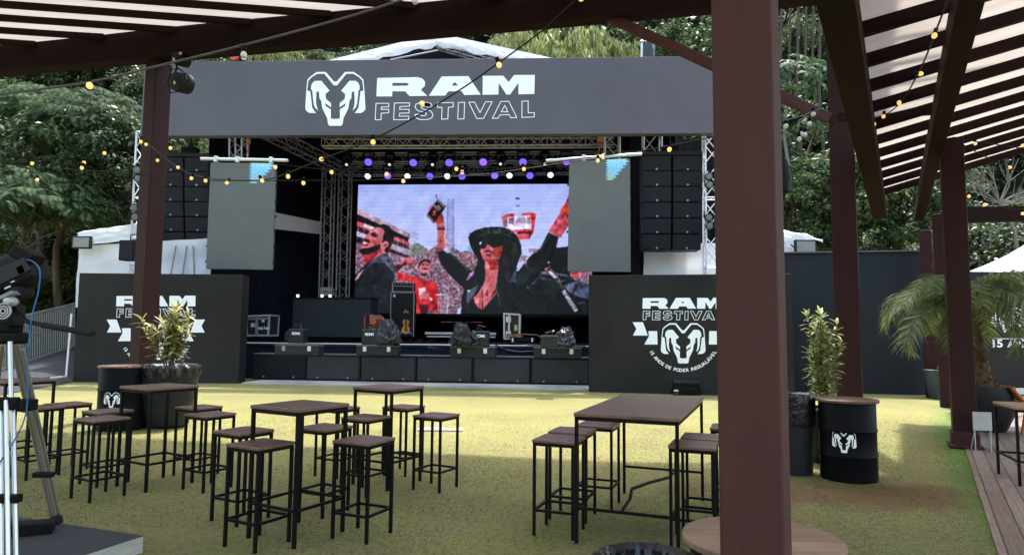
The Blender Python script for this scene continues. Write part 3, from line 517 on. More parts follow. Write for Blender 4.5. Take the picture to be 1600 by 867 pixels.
# trusses -----------------------------------------------------------
def towers():
    def hz(name, a_, b_, k, wd, m, label, k2=None):
        o = truss(FP(*a_, k), FP(*b_, k if k2 is None else k2), wd, name, m, None, False, rc=.03, rb=.016); setp(o, label, 'truss'); return o
    hz('roof_truss', (505, 223), (960, 221), 2.6, .34, alu, 'bright horizontal truss directly below the fascia')
    hz('roof_truss', (540, 248), (985, 245), 4.4, .34, alud, 'dull horizontal truss just above the upper row of stage lights')
    hz('roof_truss', (540, 268), (985, 264), 6.6, .34, alud, 'darker rear truss carrying the lower row of stage lights')
    hz('roof_truss', (405, 200), (540, 268), 2.0, .42, alud, 'slanting truss running back from the fascia at the upper left of the stage', 7)
    def vt(a_, b_, k, wd, m, label, name='truss_tower'):
        o = truss(FP(*a_, k), FP(*b_, k), wd, name, m, None, False, rc=.03, rb=.016, step=wd*.9); setp(o, label, 'tower'); return o
    vt((514, 262), (508, 470), 6.0, .4, alud, 'narrow dark truss tower left of the video wall')
    vt((540, 262), (535, 470), 6.4, .42, alud, 'truss tower touching the left edge of the video wall')
    vt((373, 205), (373, 250), 2.2, .45, aluw, 'pale truss tower above the left hanging panel')
    vt((956, 205), (956, 252), 2.2, .5, aluw, 'pale truss tower above the right hanging panel')
    vt((1018, 205), (1018, 240), 2.2, .6, aluw, 'pale truss tower behind the top of the right speaker array')
    o = truss(FP(1110, 205, .8), PL(1114, 610, FN*(F0+.8), FN), .42, 'truss_tower', aluw, None, False, rc=.03, rb=.018, step=.55); setp(o, 'white truss tower with spotlights at the right end of the stage', 'tower')
    o = truss(FP(229, 208, .8), FP(209, 600, .8), .42, 'truss_tower', aluw, None, False, rc=.03, rb=.018, step=.55); setp(o, 'leaning pale truss tower with spotlights at the left end of the stage', 'tower')
    setp(MB().tube([FP(470, 216, .9), FP(440, 268, .9)], .02, 6).build('brace_pipe', aluw), 'thin pale pipe above the left speaker array', 'pipe') if False else None
towers()
# spotlights clamped on the end towers
def par(name, p, aim, label, group, r=.13, lens=glassd, deep=.26):
    e = empty(name, p, label, 'spotlight', group); d = Vector(aim).normalized(); rot = d.to_track_quat('Z', 'Y').to_matrix()
    MB().lathe([(r*.55, -deep*.6), (r*.8, -deep*.55), (r, -deep*.2), (r*1.05, deep*.4), (r*.93, deep*.4), (r*.9, deep*.3)], (0, 0, 0), 20, rot).build('housing', black, e)
    MB().lathe([(r*.88, deep*.31), (r*.6, deep*.34), (.01, deep*.35)], (0, 0, 0), 20, rot).build('lens', lens, e)
    x = rot @ Vector((1, 0, 0)); y = rot @ Vector((0, 1, 0)); pts = [x*(r*1.25*math.cos(t))+y*(r*1.6*math.sin(t)) for t in [math.pi*i/8 for i in range(9)]]
    MB().tube(pts, .012, 6).build('yoke', black, e)
    return e
lens_w = mat('frosted_lamp_lens', (.16, .17, .16), .3)
gp = 'spotlights clamped to the end towers'
for (px, py, tw, lb) in ((1107, 276, 0, 'upper left'), (1121, 276, 0, 'upper right'), (1108, 289, 0, 'lower left'), (1121, 289, 0, 'lower right')):
    par('stage_spotlight', FP(px, py, .35), (-.1, -1, -.1), 'black spotlight, %s of the upper four on the right tower' % lb, gp, .12, lens_w)
for (px, py, lb) in ((1107, 340, 'upper left'), (1121, 340, 'upper right'), (1108, 353, 'lower left'), (1121, 353, 'lower right')):
    par('stage_spotlight', FP(px, py, .35), (-.1, -1, -.1), 'black spotlight, %s of the lower four on the right tower' % lb, gp, .12, lens_w)
for (px, py, lb) in ((215, 266, 'topmost'), (217, 279, 'second from the top'), (210, 325, 'third from the top'), (212, 339, 'lowest')):
    par('stage_spotlight', FP(px, py, .35), (.15, -1, -.1), 'black spotlight, %s on the left tower' % lb, gp, .13, lens_w)
# moving heads
pur = emis('violet_lamp_face', (.12, .06, .85), .8); pur2 = emis('pink_violet_lamp_face', (.30, .08, .85), .8); wht = emis('white_lamp_face', (.9, 1, .95), 2.5); wht_s = emis('soft_white_lamp_face', (.75, .82, .85), .8)
def moving_head(px, py, k, kind, label, group):
    p = FP(px, py, k); e = empty('moving_head', p+Vector((0, 0, .34)), label, 'stage light', group); big = kind[0] in 'pq'
    r = .165 if big else .13; aim = Vector((0, -.8, -.6)).normalized(); rot = aim.to_track_quat('Z', 'Y').to_matrix()
    MB().box((0, 0, .12), (.3, .26, .14)).build('base', black, e, bevel=.02)
    MB().box((-r-.04, 0, -.1), (.045, .12, .34)).box((r+.04, 0, -.1), (.045, .12, .34)).box((0, 0, .035), (2*r+.12, .14, .04)).build('yoke', black, e)
    c = Vector((0, 0, -.3)); MB().lathe([(r*.5, -.22), (r*.9, -.18), (r*1.02, -.02), (r*1.12, .1), (r*1.0, .1), (r*.98, .07)], c, 20, rot).build('head', cabb, e)
    m = {'p': pur, 'q': pur2, 'w': wht, 's': wht_s}[kind[-1]]; rr = r*.92 if big else (.115 if kind == 'w' else .055)
    o = MB().lathe([(rr, .072), (rr*.7, .083), (.01, .086)], c, 18, rot).build('lens', m, e)
    if big:
        mb = MB()
        for rad, n in ((.35, 6), (.72, 12)):
            for i in range(n):
                a_ = 2*math.pi*i/n; q = c+rot @ Vector((rr*rad*math.cos(a_), rr*rad*math.sin(a_), .092)); mb.lathe([(rr*.13, -.006), (rr*.1, .004), (.002, .006)], q, 6, rot)
        mb.build('lens_cells', emis('pale_violet_cell', (.3, .24, 1), 1.0), e)
r1 = [(542, 258, 's'), (576, 254, 'p'), (609, 258, 's'), (646, 255, 'p'), (676, 258, 's'), (702, 255, 'p'), (755, 254, 'q'), (782, 257, 's'), (817, 254, 'p'), (851, 257, 's'), (885, 253, 'q')]
r2 = [(575, 276, 'w'), (606, 275, 'q'), (637, 276, 'w'), (672, 276, 'p'), (699, 276, 'w'), (722, 276, 'p'), (773, 275, 'q'), (796, 275, 'w'), (828, 275, 'p'), (860, 274, 'w')]
ordn = ['leftmost', 'second from the left', 'third from the left', 'fourth from the left', 'fifth from the left', 'middle', 'fifth from the right', 'fourth from the right', 'third from the right', 'second from the right', 'rightmost']
for i, (x, y, k) in enumerate(r1): moving_head(x, y, 4.2, k, 'hanging stage light, %s of the upper row, with %s face' % (ordn[i], {'p': 'violet', 'q': 'pinkish violet', 's': 'small dim white'}[k]), 'upper row of stage lights')
ordn2 = ordn[:5]+ordn[6:]
for i, (x, y, k) in enumerate(r2): moving_head(x, y, 6.4, k, 'hanging stage light, %s of the lower row, with %s face' % (ordn2[i], {'p': 'violet', 'q': 'pinkish violet', 'w': 'bright white'}[k]), 'lower row of stage lights')
# hanging LED side panels
import itertools
def side_panel(c4, pipe, label, px0):
    q = [FP(*p, .5) for p in c4]; e = empty('led_panel', (q[2]+q[3])/2, label, 'led panel', 'grey side panels hung beside the stage opening')
    MB().hexa(q, [p+FN*.12 for p in q]).build('screen_face', ledg, e, True, bevel=.01)
    mb = MB()
    for (x, y, n_) in px0: pass
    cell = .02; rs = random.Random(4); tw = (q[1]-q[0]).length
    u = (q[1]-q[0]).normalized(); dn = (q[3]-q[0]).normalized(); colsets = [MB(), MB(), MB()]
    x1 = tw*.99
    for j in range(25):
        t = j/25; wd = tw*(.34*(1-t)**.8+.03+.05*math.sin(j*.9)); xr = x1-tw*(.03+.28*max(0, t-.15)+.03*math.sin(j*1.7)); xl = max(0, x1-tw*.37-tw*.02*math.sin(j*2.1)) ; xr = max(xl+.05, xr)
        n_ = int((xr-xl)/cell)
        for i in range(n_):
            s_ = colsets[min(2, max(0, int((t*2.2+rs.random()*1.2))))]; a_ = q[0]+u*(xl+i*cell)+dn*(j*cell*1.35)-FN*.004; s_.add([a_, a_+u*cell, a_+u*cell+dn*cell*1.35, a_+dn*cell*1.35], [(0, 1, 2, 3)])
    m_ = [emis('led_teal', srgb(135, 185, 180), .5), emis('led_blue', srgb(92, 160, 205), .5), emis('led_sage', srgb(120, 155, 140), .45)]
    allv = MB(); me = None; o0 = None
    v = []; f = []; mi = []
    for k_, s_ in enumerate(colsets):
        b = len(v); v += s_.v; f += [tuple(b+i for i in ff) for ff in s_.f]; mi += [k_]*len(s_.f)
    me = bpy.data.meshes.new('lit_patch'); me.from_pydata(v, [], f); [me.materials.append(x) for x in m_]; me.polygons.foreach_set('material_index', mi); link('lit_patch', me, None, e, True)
    mb = MB()
    for i in range(7):
        for sx in (0, 1):
            p = q[0].lerp(q[3], (i+.5)/7) if sx == 0 else q[1].lerp(q[2], (i+.5)/7); MB().box(p+FU*(-.03 if sx == 0 else .03)+FN*.06, (.05, .05, .06)).build('side_latch', black, e, True)
    MB().tube([FP(*pipe[0], .55), FP(*pipe[1], .55)], .055, 10).build('hanging_pipe', aluw, e, True)
    mb = MB()
    for x in pipe[2]:
        y = pipe[0][1]+(pipe[1][1]-pipe[0][1])*(x-pipe[0][0])/(pipe[1][0]-pipe[0][0]); p = FP(x, y, .55); MB().box(p, (.1, .15, .2)).build('clamp', aluw, e, True)
side_panel([(329, 254), (431, 255.5), (425, 421.5), (321.5, 420)], ((314, 248.5), (450, 251), (338, 372, 424)), 'tall grey unlit panel hanging left of the stage opening with turquoise patch', [])
side_panel([(889.5, 252), (984.5, 248), (985.5, 425), (887, 424)], ((853, 251.5), (1003, 241), (912, 942)), 'tall grey unlit panel hanging right of the stage opening with blue patch', [])
# speaker arrays
def array(c4, k, label):
    q = [FP(*p, k) for p in c4]; e = empty('line_array', (q[2]+q[3])/2, label, 'speaker array', 'hung speaker arrays either side of the stage')
    for col in range(2):
        for row in range(6):
            def pt(s_, t): a_ = q[0].lerp(q[1], s_); b_ = q[3].lerp(q[2], s_); return a_.lerp(b_, t)
            s0_ = col*.5+(.015 if col else 0); s1_ = s0_+.485; t0 = row/6+.004; t1 = (row+1)/6-.004; til = FN*(.05*row*row/6)
            a_ = [pt(s0_, t0)+til, pt(s1_, t0)+til, pt(s1_, t1)+til+FN*.06, pt(s0_, t1)+til+FN*.06]
            o = MB().hexa(a_, [p+FN*.7 for p in a_]).build('cabinet', cabb, e, True, bevel=.015)
            def gq(s_, t): return (a_[0].lerp(a_[1], s_)).lerp(a_[3].lerp(a_[2], s_), t)-FN*.012
            g = [gq(.03, .06), gq(.97, .06), gq(.97, .93), gq(.03, .93)]; MB().hexa(g, [p+FN*.01 for p in g]).build('grille', grille, o, False)
            c = gq(.5, .9)-FN*.01; MB().lathe([(.035, -.01), (.035, .01), (.02, .014)], c, 10, Matrix.Rotation(R(90), 3, 'X')).build('badge', alud, o)
    tq = [q[0]+Vector((0, 0, .02)), q[1]+Vector((0, 0, .02)), q[1]+Vector((0, 0, .14)), q[0]+Vector((0, 0, .14))]
    MB().hexa(tq, [p+FN*.8 for p in tq]).build('top_frame', cabb, e, True)
    c = (q[0]+q[1])/2+FN*.4; MB().tube([c, c+Vector((0, 0, 2.2))], .03, 6).box(c+Vector((0, 0, .3)), (.5, .3, .25)).build('rigging', black, e, True)
array([(248, 245), (326, 246), (324, 385), (242, 384)], .9, 'black twelve box speaker array hanging on the left behind the maroon post')
array([(1003, 243), (1098, 243), (1098, 389), (1006, 389)], .9, 'black twelve box speaker array hanging on the right beside the white tower')
# wing panels with emblem
def wing(c4, depth, label, ox, oy, sc, ux):
    """c4 world corners TL TR BR BL"""
    n = (c4[1]-c4[0]).cross(c4[3]-c4[0]).normalized(); n = -n if n.y < 0 else n; u = (c4[2]-c4[3]).normalized()
    e = empty('branded_panel', (c4[2]+c4[3])/2, label, 'panel', 'black panels with ram head print flanking the stage')
    MB().hexa(c4, [p+n*depth for p in c4]).build('board', blackp, e, True, bevel=.01)
    def pl(x, y): return PL(x, y, c4[0]-n*.012, n)
    T = lambda x, y: (ox+x*sc, oy+y*sc)
    # measured on the right panel: origin (960,440), 4.818 units per pixel, centre 518
    hs = 333/745
    polys([[[T(518+(x-472)*hs, 312+(y-103)*303/672) for x, y in r] for r in g] for g in HEAD], pl, 'emblem', white, e)
    rs_ = (800-210+24)/(2965-985); f1 = lambda x, y: T(518-307+(x-985)*rs_, 120+(y-168)*.345); polys([[[f1(*p) for p in r] for r in g] for g in RAMf], pl, 'lettering', white, e)
    f2 = lambda x, y: T(518-303+(x-970)*.305, 220+(y-490)*.315); strokes([[f2(*p) for p in r] for r in FESTf], .8, pl, 'outlined_lettering', white, e)
    L1 = [(137, 305), (215, 305), (252, 405), (140, 405), (165, 355)]; L2 = [(256, 372), (322, 372), (325, 472), (225, 472), (260, 410)]
    rb = [L1, L2]+[[(1036-x, y) for x, y in r] for r in (L1, L2)]
    for r in rb: polys([[[T(*p) for p in r]]], pl, 'ribbon', white, e)
    s = '15 ANOS DE PODER INIGUALÁVEL'; mats = []; rad = 262; cy = 392; a0 = R(152); a1 = R(28)
    wdt = [(.55 if ch in ' I1' else 1) for ch in s]; tot = sum(wdt); acc = 0
    for ch, wd in zip(s, wdt):
        t = (acc+wd/2)/tot; acc += wd; a_ = a0+(a1-a0)*t
        bx, by = 518+(rad+24)*math.cos(a_), cy+(rad+24)*math.sin(a_); tx, ty = 518+rad*math.cos(a_), cy+rad*math.sin(a_)
        b = pl(*T(bx, by)); tp = pl(*T(tx, ty)); vv = (tp-b).normalized(); uu = n.cross(vv).normalized()
        mats.append(frame(b, uu, vv))
    text_mesh(s, (pl(*T(518, 30))-pl(*T(518, 0))).length*1.15, 'arc_lettering', white, e, mats, .03)
    return e
pz = 3.32
def cols(x0, y0, x1, y1, z): a_ = G(x0, y0); b = G(x1, y1); return a_, b
a_, b = Vector((-13.44, 22.9*KF, 0)), Vector((-8.38, 22.95*KF, 0)); z = Vector((0, 0, D(118, 426.5, 22.9).z))
wing([a_+z, b+z, b, a_], .55, 'black printed panel left of the stage, partly hidden by a maroon post', 243.5-518/4.95, 437.5, 1/4.95, 0)
a_ = Vector((2.17, 20.85*KF, 0)); b = a_+Vector((math.cos(R(-11)), math.sin(R(-11)), 0))*5.4; zr = Vector((0, 0, PL(920, 430, a_, (b-a_).cross(Vector((0, 0, 1))).normalized()).z))
wing([a_+zr, b+zr, b, a_], .55, 'black printed panel right of the stage with a floodlight at its foot', 960, 440, 1/4.818, 0)
# row of low speakers in front of the stage
e0 = G(394, 594.5); e1 = G(922, 604); dd = (e1-e0)/6; zt = .86
for i in range(6):
    p = e0+dd*i; d = dd.normalized(); nn = Vector((-d.y, d.x, 0)); wd = dd.length-.02
    e = empty('subwoofer', p+d*wd/2, 'low black subwoofer with cloth front, %s in the row before the stage' % ['leftmost and darkest', 'second from the left', 'third from the left', 'third from the right', 'second from the right', 'rightmost'][i], 'subwoofer', 'row of low speakers in front of the stage')
    q = [p+Vector((0, 0, .05)), p+d*wd+Vector((0, 0, .05)), p+d*wd+Vector((0, 0, zt)), p+Vector((0, 0, zt))]
    MB().hexa(q, [x+nn*.75 for x in q]).build('cabinet', cabb, e, True, bevel=.012)
    g = [p+d*.05-nn*.006+Vector((0, 0, .1)), p+d*(wd-.05)-nn*.006+Vector((0, 0, .1)), p+d*(wd-.05)-nn*.006+Vector((0, 0, zt-.06)), p+d*.05-nn*.006+Vector((0, 0, zt-.06))]
    MB().hexa(g, [x-nn*.012 for x in g]).build('grille', mat('grey_grille_cloth', (.035, .038, .038), .8, 0, .2, 1.5) if i else mat('black_grille_cloth', (.009, .010, .013), .8), e, True)
    mb = MB(); [mb.box(p+d*wd*t-nn*.02+Vector((0, 0, .14)), (.05, .04, .05)) for t in (.22, .78)]; mb.build('catches', alud, e, True)
    q = [p-nn*.02+Vector((0, 0, zt)), p+d*(wd+.02)-nn*.02+Vector((0, 0, zt)), p+d*(wd+.02)+nn*.74+Vector((0, 0, zt)), p+nn*.74+Vector((0, 0, zt))]
    MB().hexa(q, [x+Vector((0, 0, .03)) for x in q]).build('lid', mat('worn_grey_lid', (.12, .115, .12), .5, 0, .3, 3), e, True)
# black wedge cases lying on the speakers
def wpos(px, py, z): return G(px, py, z)
sd_ = dd.normalized(); sn_ = Vector((-sd_.y, sd_.x, 0))
for i, (x0, x1, y, lb) in enumerate(((422, 500, 556, 'leftmost'), (552, 622, 557, 'second from the left'), (701, 773, 560, 'second from the right'), (834, 908, 561, 'rightmost'))):
    p = G((x0+x1)/2, y-1, zt+.03); wd = (G(x1, y, zt+.03)-G(x0, y, zt+.03)).length; e = empty('stage_case', p+sn_*.3, 'long black lidded case on the low speakers, %s of four' % lb, 'case', 'lidded cases in front of the stage', rz=math.atan2(sd_.y, sd_.x))
    MB().box((0, 0, .14), (wd, .42, .28)).build('body', caseb, e, bevel=.03); MB().box((0, -.005, .3), (wd+.02, .44, .05)).build('lid', mat('grey_case_lid', (.075, .08, .085), .45), e, bevel=.012)
    for s_ in (-1, 1): MB().box((s_*wd*.29, -.225, .2), (.11, .03, .15)).build('latch', aluw if s_ > 0 or i else alud, e, bevel=.01)
# boxes and bags on the stage edge
def blob(name, p, r, hgt, m, parent, seed, top=.25, fold=.22):
    rs = random.Random(seed); ph = [rs.uniform(0, 6.28) for _ in range(6)]
    pr = [(r*(.85 if t < .08 else 1.03*math.sqrt(max(0, 1-max(0, t-.3)**2/.56))+.03*math.sin(t*9)), hgt*t) for t in [i/16 for i in range(17)]]
    mb = MB().lathe(pr, p, 56)
    from mathutils import noise
    out = []
    for v in mb.v:
        q = Vector(v)*(3.2/r)*.33+Vector((seed*5.1, seed*2.7, 0)); a1 = noise.noise(q); a2 = abs(noise.noise(q*2.3)); a3 = abs(noise.noise(q*4.9)); k = 1+.3*a1-.38*a2-.16*a3
        lean = Vector((.25*r*math.sin(seed), .1*r, 0))*(v[2]/hgt)
        out.append((v[0]*k+lean.x, v[1]*k+lean.y, v[2]*(1+.25*a1-.15*a2) if v[2] > .02 else v[2]))
    mb.v = out; return mb.build(name, m, parent)
def box_bag(px, py, wd, hg, k_label, text, seed, hood=True):
    p = G(px, py, dz); e = empty('battery_box', p, k_label, 'box', 'black boxes on the stage edge', rz=math.atan2(sd_.y, sd_.x))
    MB().box((0, 0, hg*.35), (wd, wd*.8, hg*.7)).build('body', caseb, e, bevel=.015); MB().box((0, 0, hg*.76), (wd*1.02, wd*.84, hg*.12)).build('lid', mat('dark_case_lid', (.05, .05, .052), .5), e, bevel=.015)
    if text:
        M0 = Matrix.Translation(p) @ Matrix.Rotation(math.atan2(sd_.y, sd_.x), 4, 'Z') @ Matrix.Translation((0, -wd*.4-.005, hg*.48)) @ Matrix.Rotation(R(90), 4, 'X')
        text_mesh(text, hg*.2, 'lettering', white, e, [M0 @ Matrix.Translation(((i-1.5)*wd*.14, 0, 0)) for i in range(4)], .04)
    rs = random.Random(seed); pts = [Vector((rs.uniform(-wd*.35, wd*.35), rs.uniform(-.1, .1), hg*.85+rs.uniform(0, hg*.3))) for _ in range(9)]
    MB().tube(pts, .022, 6).build('cable_bundle', bag, e)
box_bag(466, 536, .5, .58, 'black box with bunched cables on its lid, far left of the stage edge', 'BOSE'[0:0]+'RDMX', 1)
box_bag(580, 538, .5, .58, 'black box with white print beside the grey plastic bag', 'RDMX', 2)
box_bag(752, 541, .45, .55, 'black box with white print near the middle of the stage edge', 'RDMX', 3)
box_bag(858, 545, .42, .42, 'plain black box near the right wing with a black bundle on top', '', 4)
greybag = mat('grey_plastic_bag', (.012, .013, .014), .42, 0, .4, 8, .9, 10, spec=.35)
for (px, py, r, hg, m, lb, sd) in ((607, 540, .36, .72, greybag, 'dark grey crumpled plastic bag beside the cello', 5), (720, 541, .33, .66, greybag, 'bulging grey and black bag at the middle of the stage edge', 6), (738, 541, .2, .45, bag, 'small black bag squeezed between a grey bag and a box', 7), (879, 543, .33, .6, bag, 'glossy black bag with a tied top near the right wing', 8), (452, 535, .2, .4, bag, 'little black bag left of the leftmost box', 9)):
    o = blob('plastic_bag', (0, 0, 0), r, hg, m, None, sd); o.location = G(px, py, dz); setp(o, lb, 'bag', 'bags on the stage edge')
# DJ desk, amplifier, instruments
def boxk(name, c4, k, dep, m, parent, bevel=.01):
    q = [FP(*p, k) for p in c4]; return MB().hexa(q, [p+FN*dep for p in q]).build(name, m, parent, True, bevel=bevel)
e = empty('dj_desk', FP(518, 527, 3.2), 'wide dark cloth fronted desk on the left half of the stage', 'desk'); boxk('front_cloth', [(458.5, 466), (579, 466), (577, 527), (456, 526)], 3.2, 1.0, desk_m, e); boxk('table_top', [(457, 464.5), (580, 464.5), (580, 466), (457, 466)], 3.15, 1.1, black, e, 0)
e = empty('desk_speaker', FP(509, 465, 3.8), 'small beige box speaker standing on the desk', 'speaker'); boxk('cabinet', [(500, 449), (518.5, 449), (518.5, 462), (500, 462)], 3.8, .3, mat('beige_paint', (.22, .2, .17), .6), e); boxk('stand', [(503, 462), (515.5, 462), (515.5, 464.5), (503, 464.5)], 3.85, .2, black, e, 0); p = FP(509, 455.5, 3.79); MB().lathe([(.03, 0), (.02, .01)], p, 10, Matrix.Rotation(R(90), 3, 'X')).build('driver', black, e, True)
for (x, lb) in ((465, 'small lit white lamp at the left end of the desk'), (503, 'left of two small white lamps below the beige speaker'), (515.5, 'right of two small white lamps below the beige speaker')):
    e = empty('desk_lamp', FP(x, 465, 3.4), lb, 'lamp', 'small lamps on the desk'); q = [(x-2, 460), (x+2, 460), (x+2, 464.3), (x-2, 464.3)]; boxk('lamp_head', q, 3.4, .04, emis('lamp_white', (.9, .95, 1), .9), e, 0)
    p = FP(x, 460, 3.42); MB().tube([p, p+Vector((.05, 0, .1)), p+Vector((.15, .02, .13)), p+Vector((.24, .02, .05)), p+Vector((.26, .02, -.07))], .012, 6).build('gooseneck', black, e, True)
e = empty('bass_amplifier', FP(630, 524, 5.0), 'tall black amplifier cabinet with silver edging behind the violin', 'amplifier')
boxk('cabinet', [(611, 457), (647, 457), (646, 526), (610, 525)], 5.0, .5, cabb, e)
mb = MB()
for a_, b in (((611, 457), (610, 525)), ((647, 457), (646, 526)), ((611, 457), (647, 457))): mb.bar(FP(*a_, 4.98), FP(*b, 4.98), .035)
mb.build('edging', alud, e, True); boxk('badge', [(614, 460), (618, 460), (618, 464), (614, 464)], 4.97, .01, alu, e, 0)
e = empty('amplifier_head', FP(630, 456.5, 5.0), 'flat black amplifier head on top of the tall cabinet', 'amplifier'); boxk('body', [(614, 441), (646, 442), (645.5, 456), (614, 455.5)], 5.05, .4, cabb, e)
mb = MB()
for a_, b in (((614, 441), (646, 442)), ((614, 441), (614, 455.5)), ((646, 442), (645.5, 456)), ((614, 447), (646, 447.5)), ((614, 455), (645.5, 455.7))): mb.bar(FP(*a_, 5.03), FP(*b, 5.03), .025)
mb.build('edging', alud, e, True); mb = MB(); [mb.lathe([(.03, 0), (.02, .03)], FP(618+i*4.5, 444, 5.02), 8, Matrix.Rotation(R(90), 3, 'X')) for i in range(6)]; mb.build('knobs', alud, e, True)
# violin on a stand
amber = mat('amber_varnish', (.42, .17, .03), .25, 0, .35, 5, coat=.6); redw = mat('orange_red_varnish', (.32, .065, .022), .25, 0, .3, 3, coat=.6); brownv = mat('brown_guitar_varnish', (.25, .11, .04), .3, 0, .3, 4, coat=.5)
def flat_shape(name, outline, th, T, m, parent, bev=.012):
    mb = MB(); n = len(outline); fr = [T(x, y, 0) for x, y in outline]; bk = [T(x, y, th) for x, y in outline]
    tri = tessellate_polygon([[Vector((x, y, 0)) for x, y in outline]]); mb.add(fr+bk, [tuple(t) for t in tri]+[tuple(n+i for i in reversed(t)) for t in tri]+[(i, (i+1) % n, n+(i+1) % n, n+i) for i in range(n)]); return mb.build(name, m, parent, True, bevel=bev)
e = empty('violin', FP(635, 524, 3.4), 'amber violin held upright on a stand in front of the tall amplifier', 'violin')
T = lambda x, y, d: FP(x, y, 3.4)+FN*d
vo = [(634, 499), (637, 499.5), (639, 502), (638.6, 505.5), (637.3, 508), (638, 510.5), (640, 513), (640.5, 517), (638, 520.5), (634, 521.5), (629.5, 520.5), (627, 517), (627.5, 513), (629.5, 510.5), (630.6, 508), (629.4, 505.5), (629, 502), (631, 499.5)]
flat_shape('body', vo, .12, T, amber, e); MB().bar(FP(634, 517, 3.36), FP(634.6, 488, 3.36), .06, .03).build('fingerboard', rubber, e, True); MB().tube([FP(634.6, 489, 3.4), FP(634.8, 485.5, 3.38), FP(633.8, 485, 3.34)], .035, 8).box(FP(634.6, 488, 3.4), (.2, .03, .03)).build('scroll', amber, e, True)
MB().box(FP(634, 514, 3.36), (.12, .03, .02)).build('bridge', amber, e, True)
e = empty('violin_stand', FP(634, 526, 3.45), 'small black folding stand holding the violin', 'stand'); mb = MB(); [mb.tube([FP(634, 512, 3.55), FP(x, y, k)], .014, 6) for x, y, k in ((624, 523, 3.3), (644, 523, 3.3), (634, 520, 3.9))]; mb.tube([FP(627, 519, 3.42), FP(634, 521.5, 3.3), FP(641, 519, 3.42)], .016, 6).build('legs', alud, e, True)
e = empty('cello', FP(584, 524, 3.2), 'orange red cello lying on its side beside the desk', 'cello')
co = [(569.5, 496), (573, 492.8), (581, 492), (586, 494), (589, 498), (588.5, 503), (586.5, 507), (588, 511), (589, 516), (587, 521), (580, 524), (573, 523), (569, 518)]
T = lambda x, y, d: FP(x, y, 3.2)+FN*d+FU*(d*.5)
flat_shape('body', co, .35, T, redw, e, .04); mb = MB(); p = FP(587, 500, 3.3); mb.bar(p, FP(597, 503, 3.7), .09, .06).build('neck', redw, e, True); MB().bar(FP(578, 507, 3.18), FP(590, 510, 3.3), .05, .04).build('fingerboard', rubber, e, True)
mb = MB(); mb.lathe([(.001, -.03), (.16, -.02), (.17, .0), (.16, .02), (.001, .03)], FP(594, 501, 3.5), 16, Matrix.Rotation(R(75), 3, 'X')).build('scroll_box', redw, e, True)
# flight cases
def flight(c4, k, dep, label, lat, cover=caseb):
    q = [FP(*p, k) for p in c4]; e = empty('flight_case', (q[2]+q[3])/2, label, 'flight case', 'flight cases on the stage'); qb = [p+FN*dep for p in q]
    MB().hexa(q, qb).build('body', cover, e, True); mb = MB()
    for i in range(4): mb.bar(q[i], q[(i+1) % 4], .06); mb.bar(qb[i], qb[(i+1) % 4], .06); mb.bar(q[i], qb[i], .06)
    mb.build('edging', alu, e, True)
    for (x, y, w_, h_) in lat: MB().box(FP(x, y, k-.03), (w_, .04, h_)).build('latch', aluw, e, True, bevel=.01)
    mb = MB(); [mb.lathe([(.001, -.03), (.06, -.03), (.06, .03), (.001, .03)], p+Vector((0, 0, -.07)), 10, Matrix.Rotation(R(90), 3, 'Y')) for p in (q[2]-FU*.12, q[3]+FU*.12)]; mb.build('castors', rubber, e, True); return e
e = flight([(787.5, 490), (812, 491.5), (811, 529), (788, 529)], 2.9, .45, 'upright black flight case with silver edges right of the middle of the stage', [(794.5, 499, .18, .2), (794.5, 522, .18, .2)])
MB().bar(FP(795.5, 492, 2.86), FP(795, 528, 2.86), .07).build('hinge_strip', alu, e, True); MB().box(FP(806, 512, 2.86), (.1, .02, .2)).build('sticker', mat('yellow_sticker', (.45, .45, .12), .6), e, True)
MB().tube([FP(800, 490, 3.0), FP(806, 479, 3.0)], .018, 6).build('antenna', black, e, True)
e = flight([(386, 494), (421, 492.5), (419, 524), (386, 524)], 2.4, .8, 'black road case with silver edges at the left end of the stage', [(396, 508, .18, .14), (411, 500, .1, .16)])
MB().bar(FP(386, 498.5, 2.37), FP(420.5, 497.5, 2.37), .06).bar(FP(401.5, 493, 2.37), FP(401, 524, 2.37), .08).build('hinge_strip', alud, e, True)
p = FP(411, 514.5, 2.37); text_mesh('bakar'[:0]+'boulev'[:6], .16, 'lettering', white, e, [frame(p+FU*((i-2.5)*.085), FU, Vector((0, 0, 1))) for i in range(6)], .03)
# guitar lying on its black case
e = empty('instrument_case', FP(816, 533, 2.5), 'low black instrument case under the brown guitar', 'case'); boxk('body', [(798, 527), (836, 527.5), (836, 534), (798, 534)], 2.5, .5, black, e, .02); [MB().box(FP(x, 531, 2.47), (.06, .03, .13)).build('latch', aluw, e, True) for x in (801, 831.5)]
e = empty('guitar', FP(815, 526, 2.6), 'brown guitar lying flat on a black case', 'guitar'); T = lambda x, y, d: G(x, y, dz+.30)+Vector((0, 0, d))
c = FP(806, 526, 2.6); u_ = FU; ol = [(-.32, .0), (-.28, .14), (-.14, .19), (.0, .13), (.12, .15), (.22, .1), (.25, 0), (.22, -.1), (.12, -.15), (0, -.13), (-.14, -.19), (-.28, -.14)]
flat_shape('body', ol, .09, lambda x, y, d: c+FU*x+FN*y+Vector((0, 0, d)), brownv, e); MB().bar(c+FU*.2+Vector((0, 0, .1)), c+FU*.72+Vector((0, 0, .07)), .06, .03).bar(c+FU*.72+Vector((0, 0, .07)), c+FU*.92+Vector((0, 0, -.03)), .08, .03).build('neck', brownv, e, True)
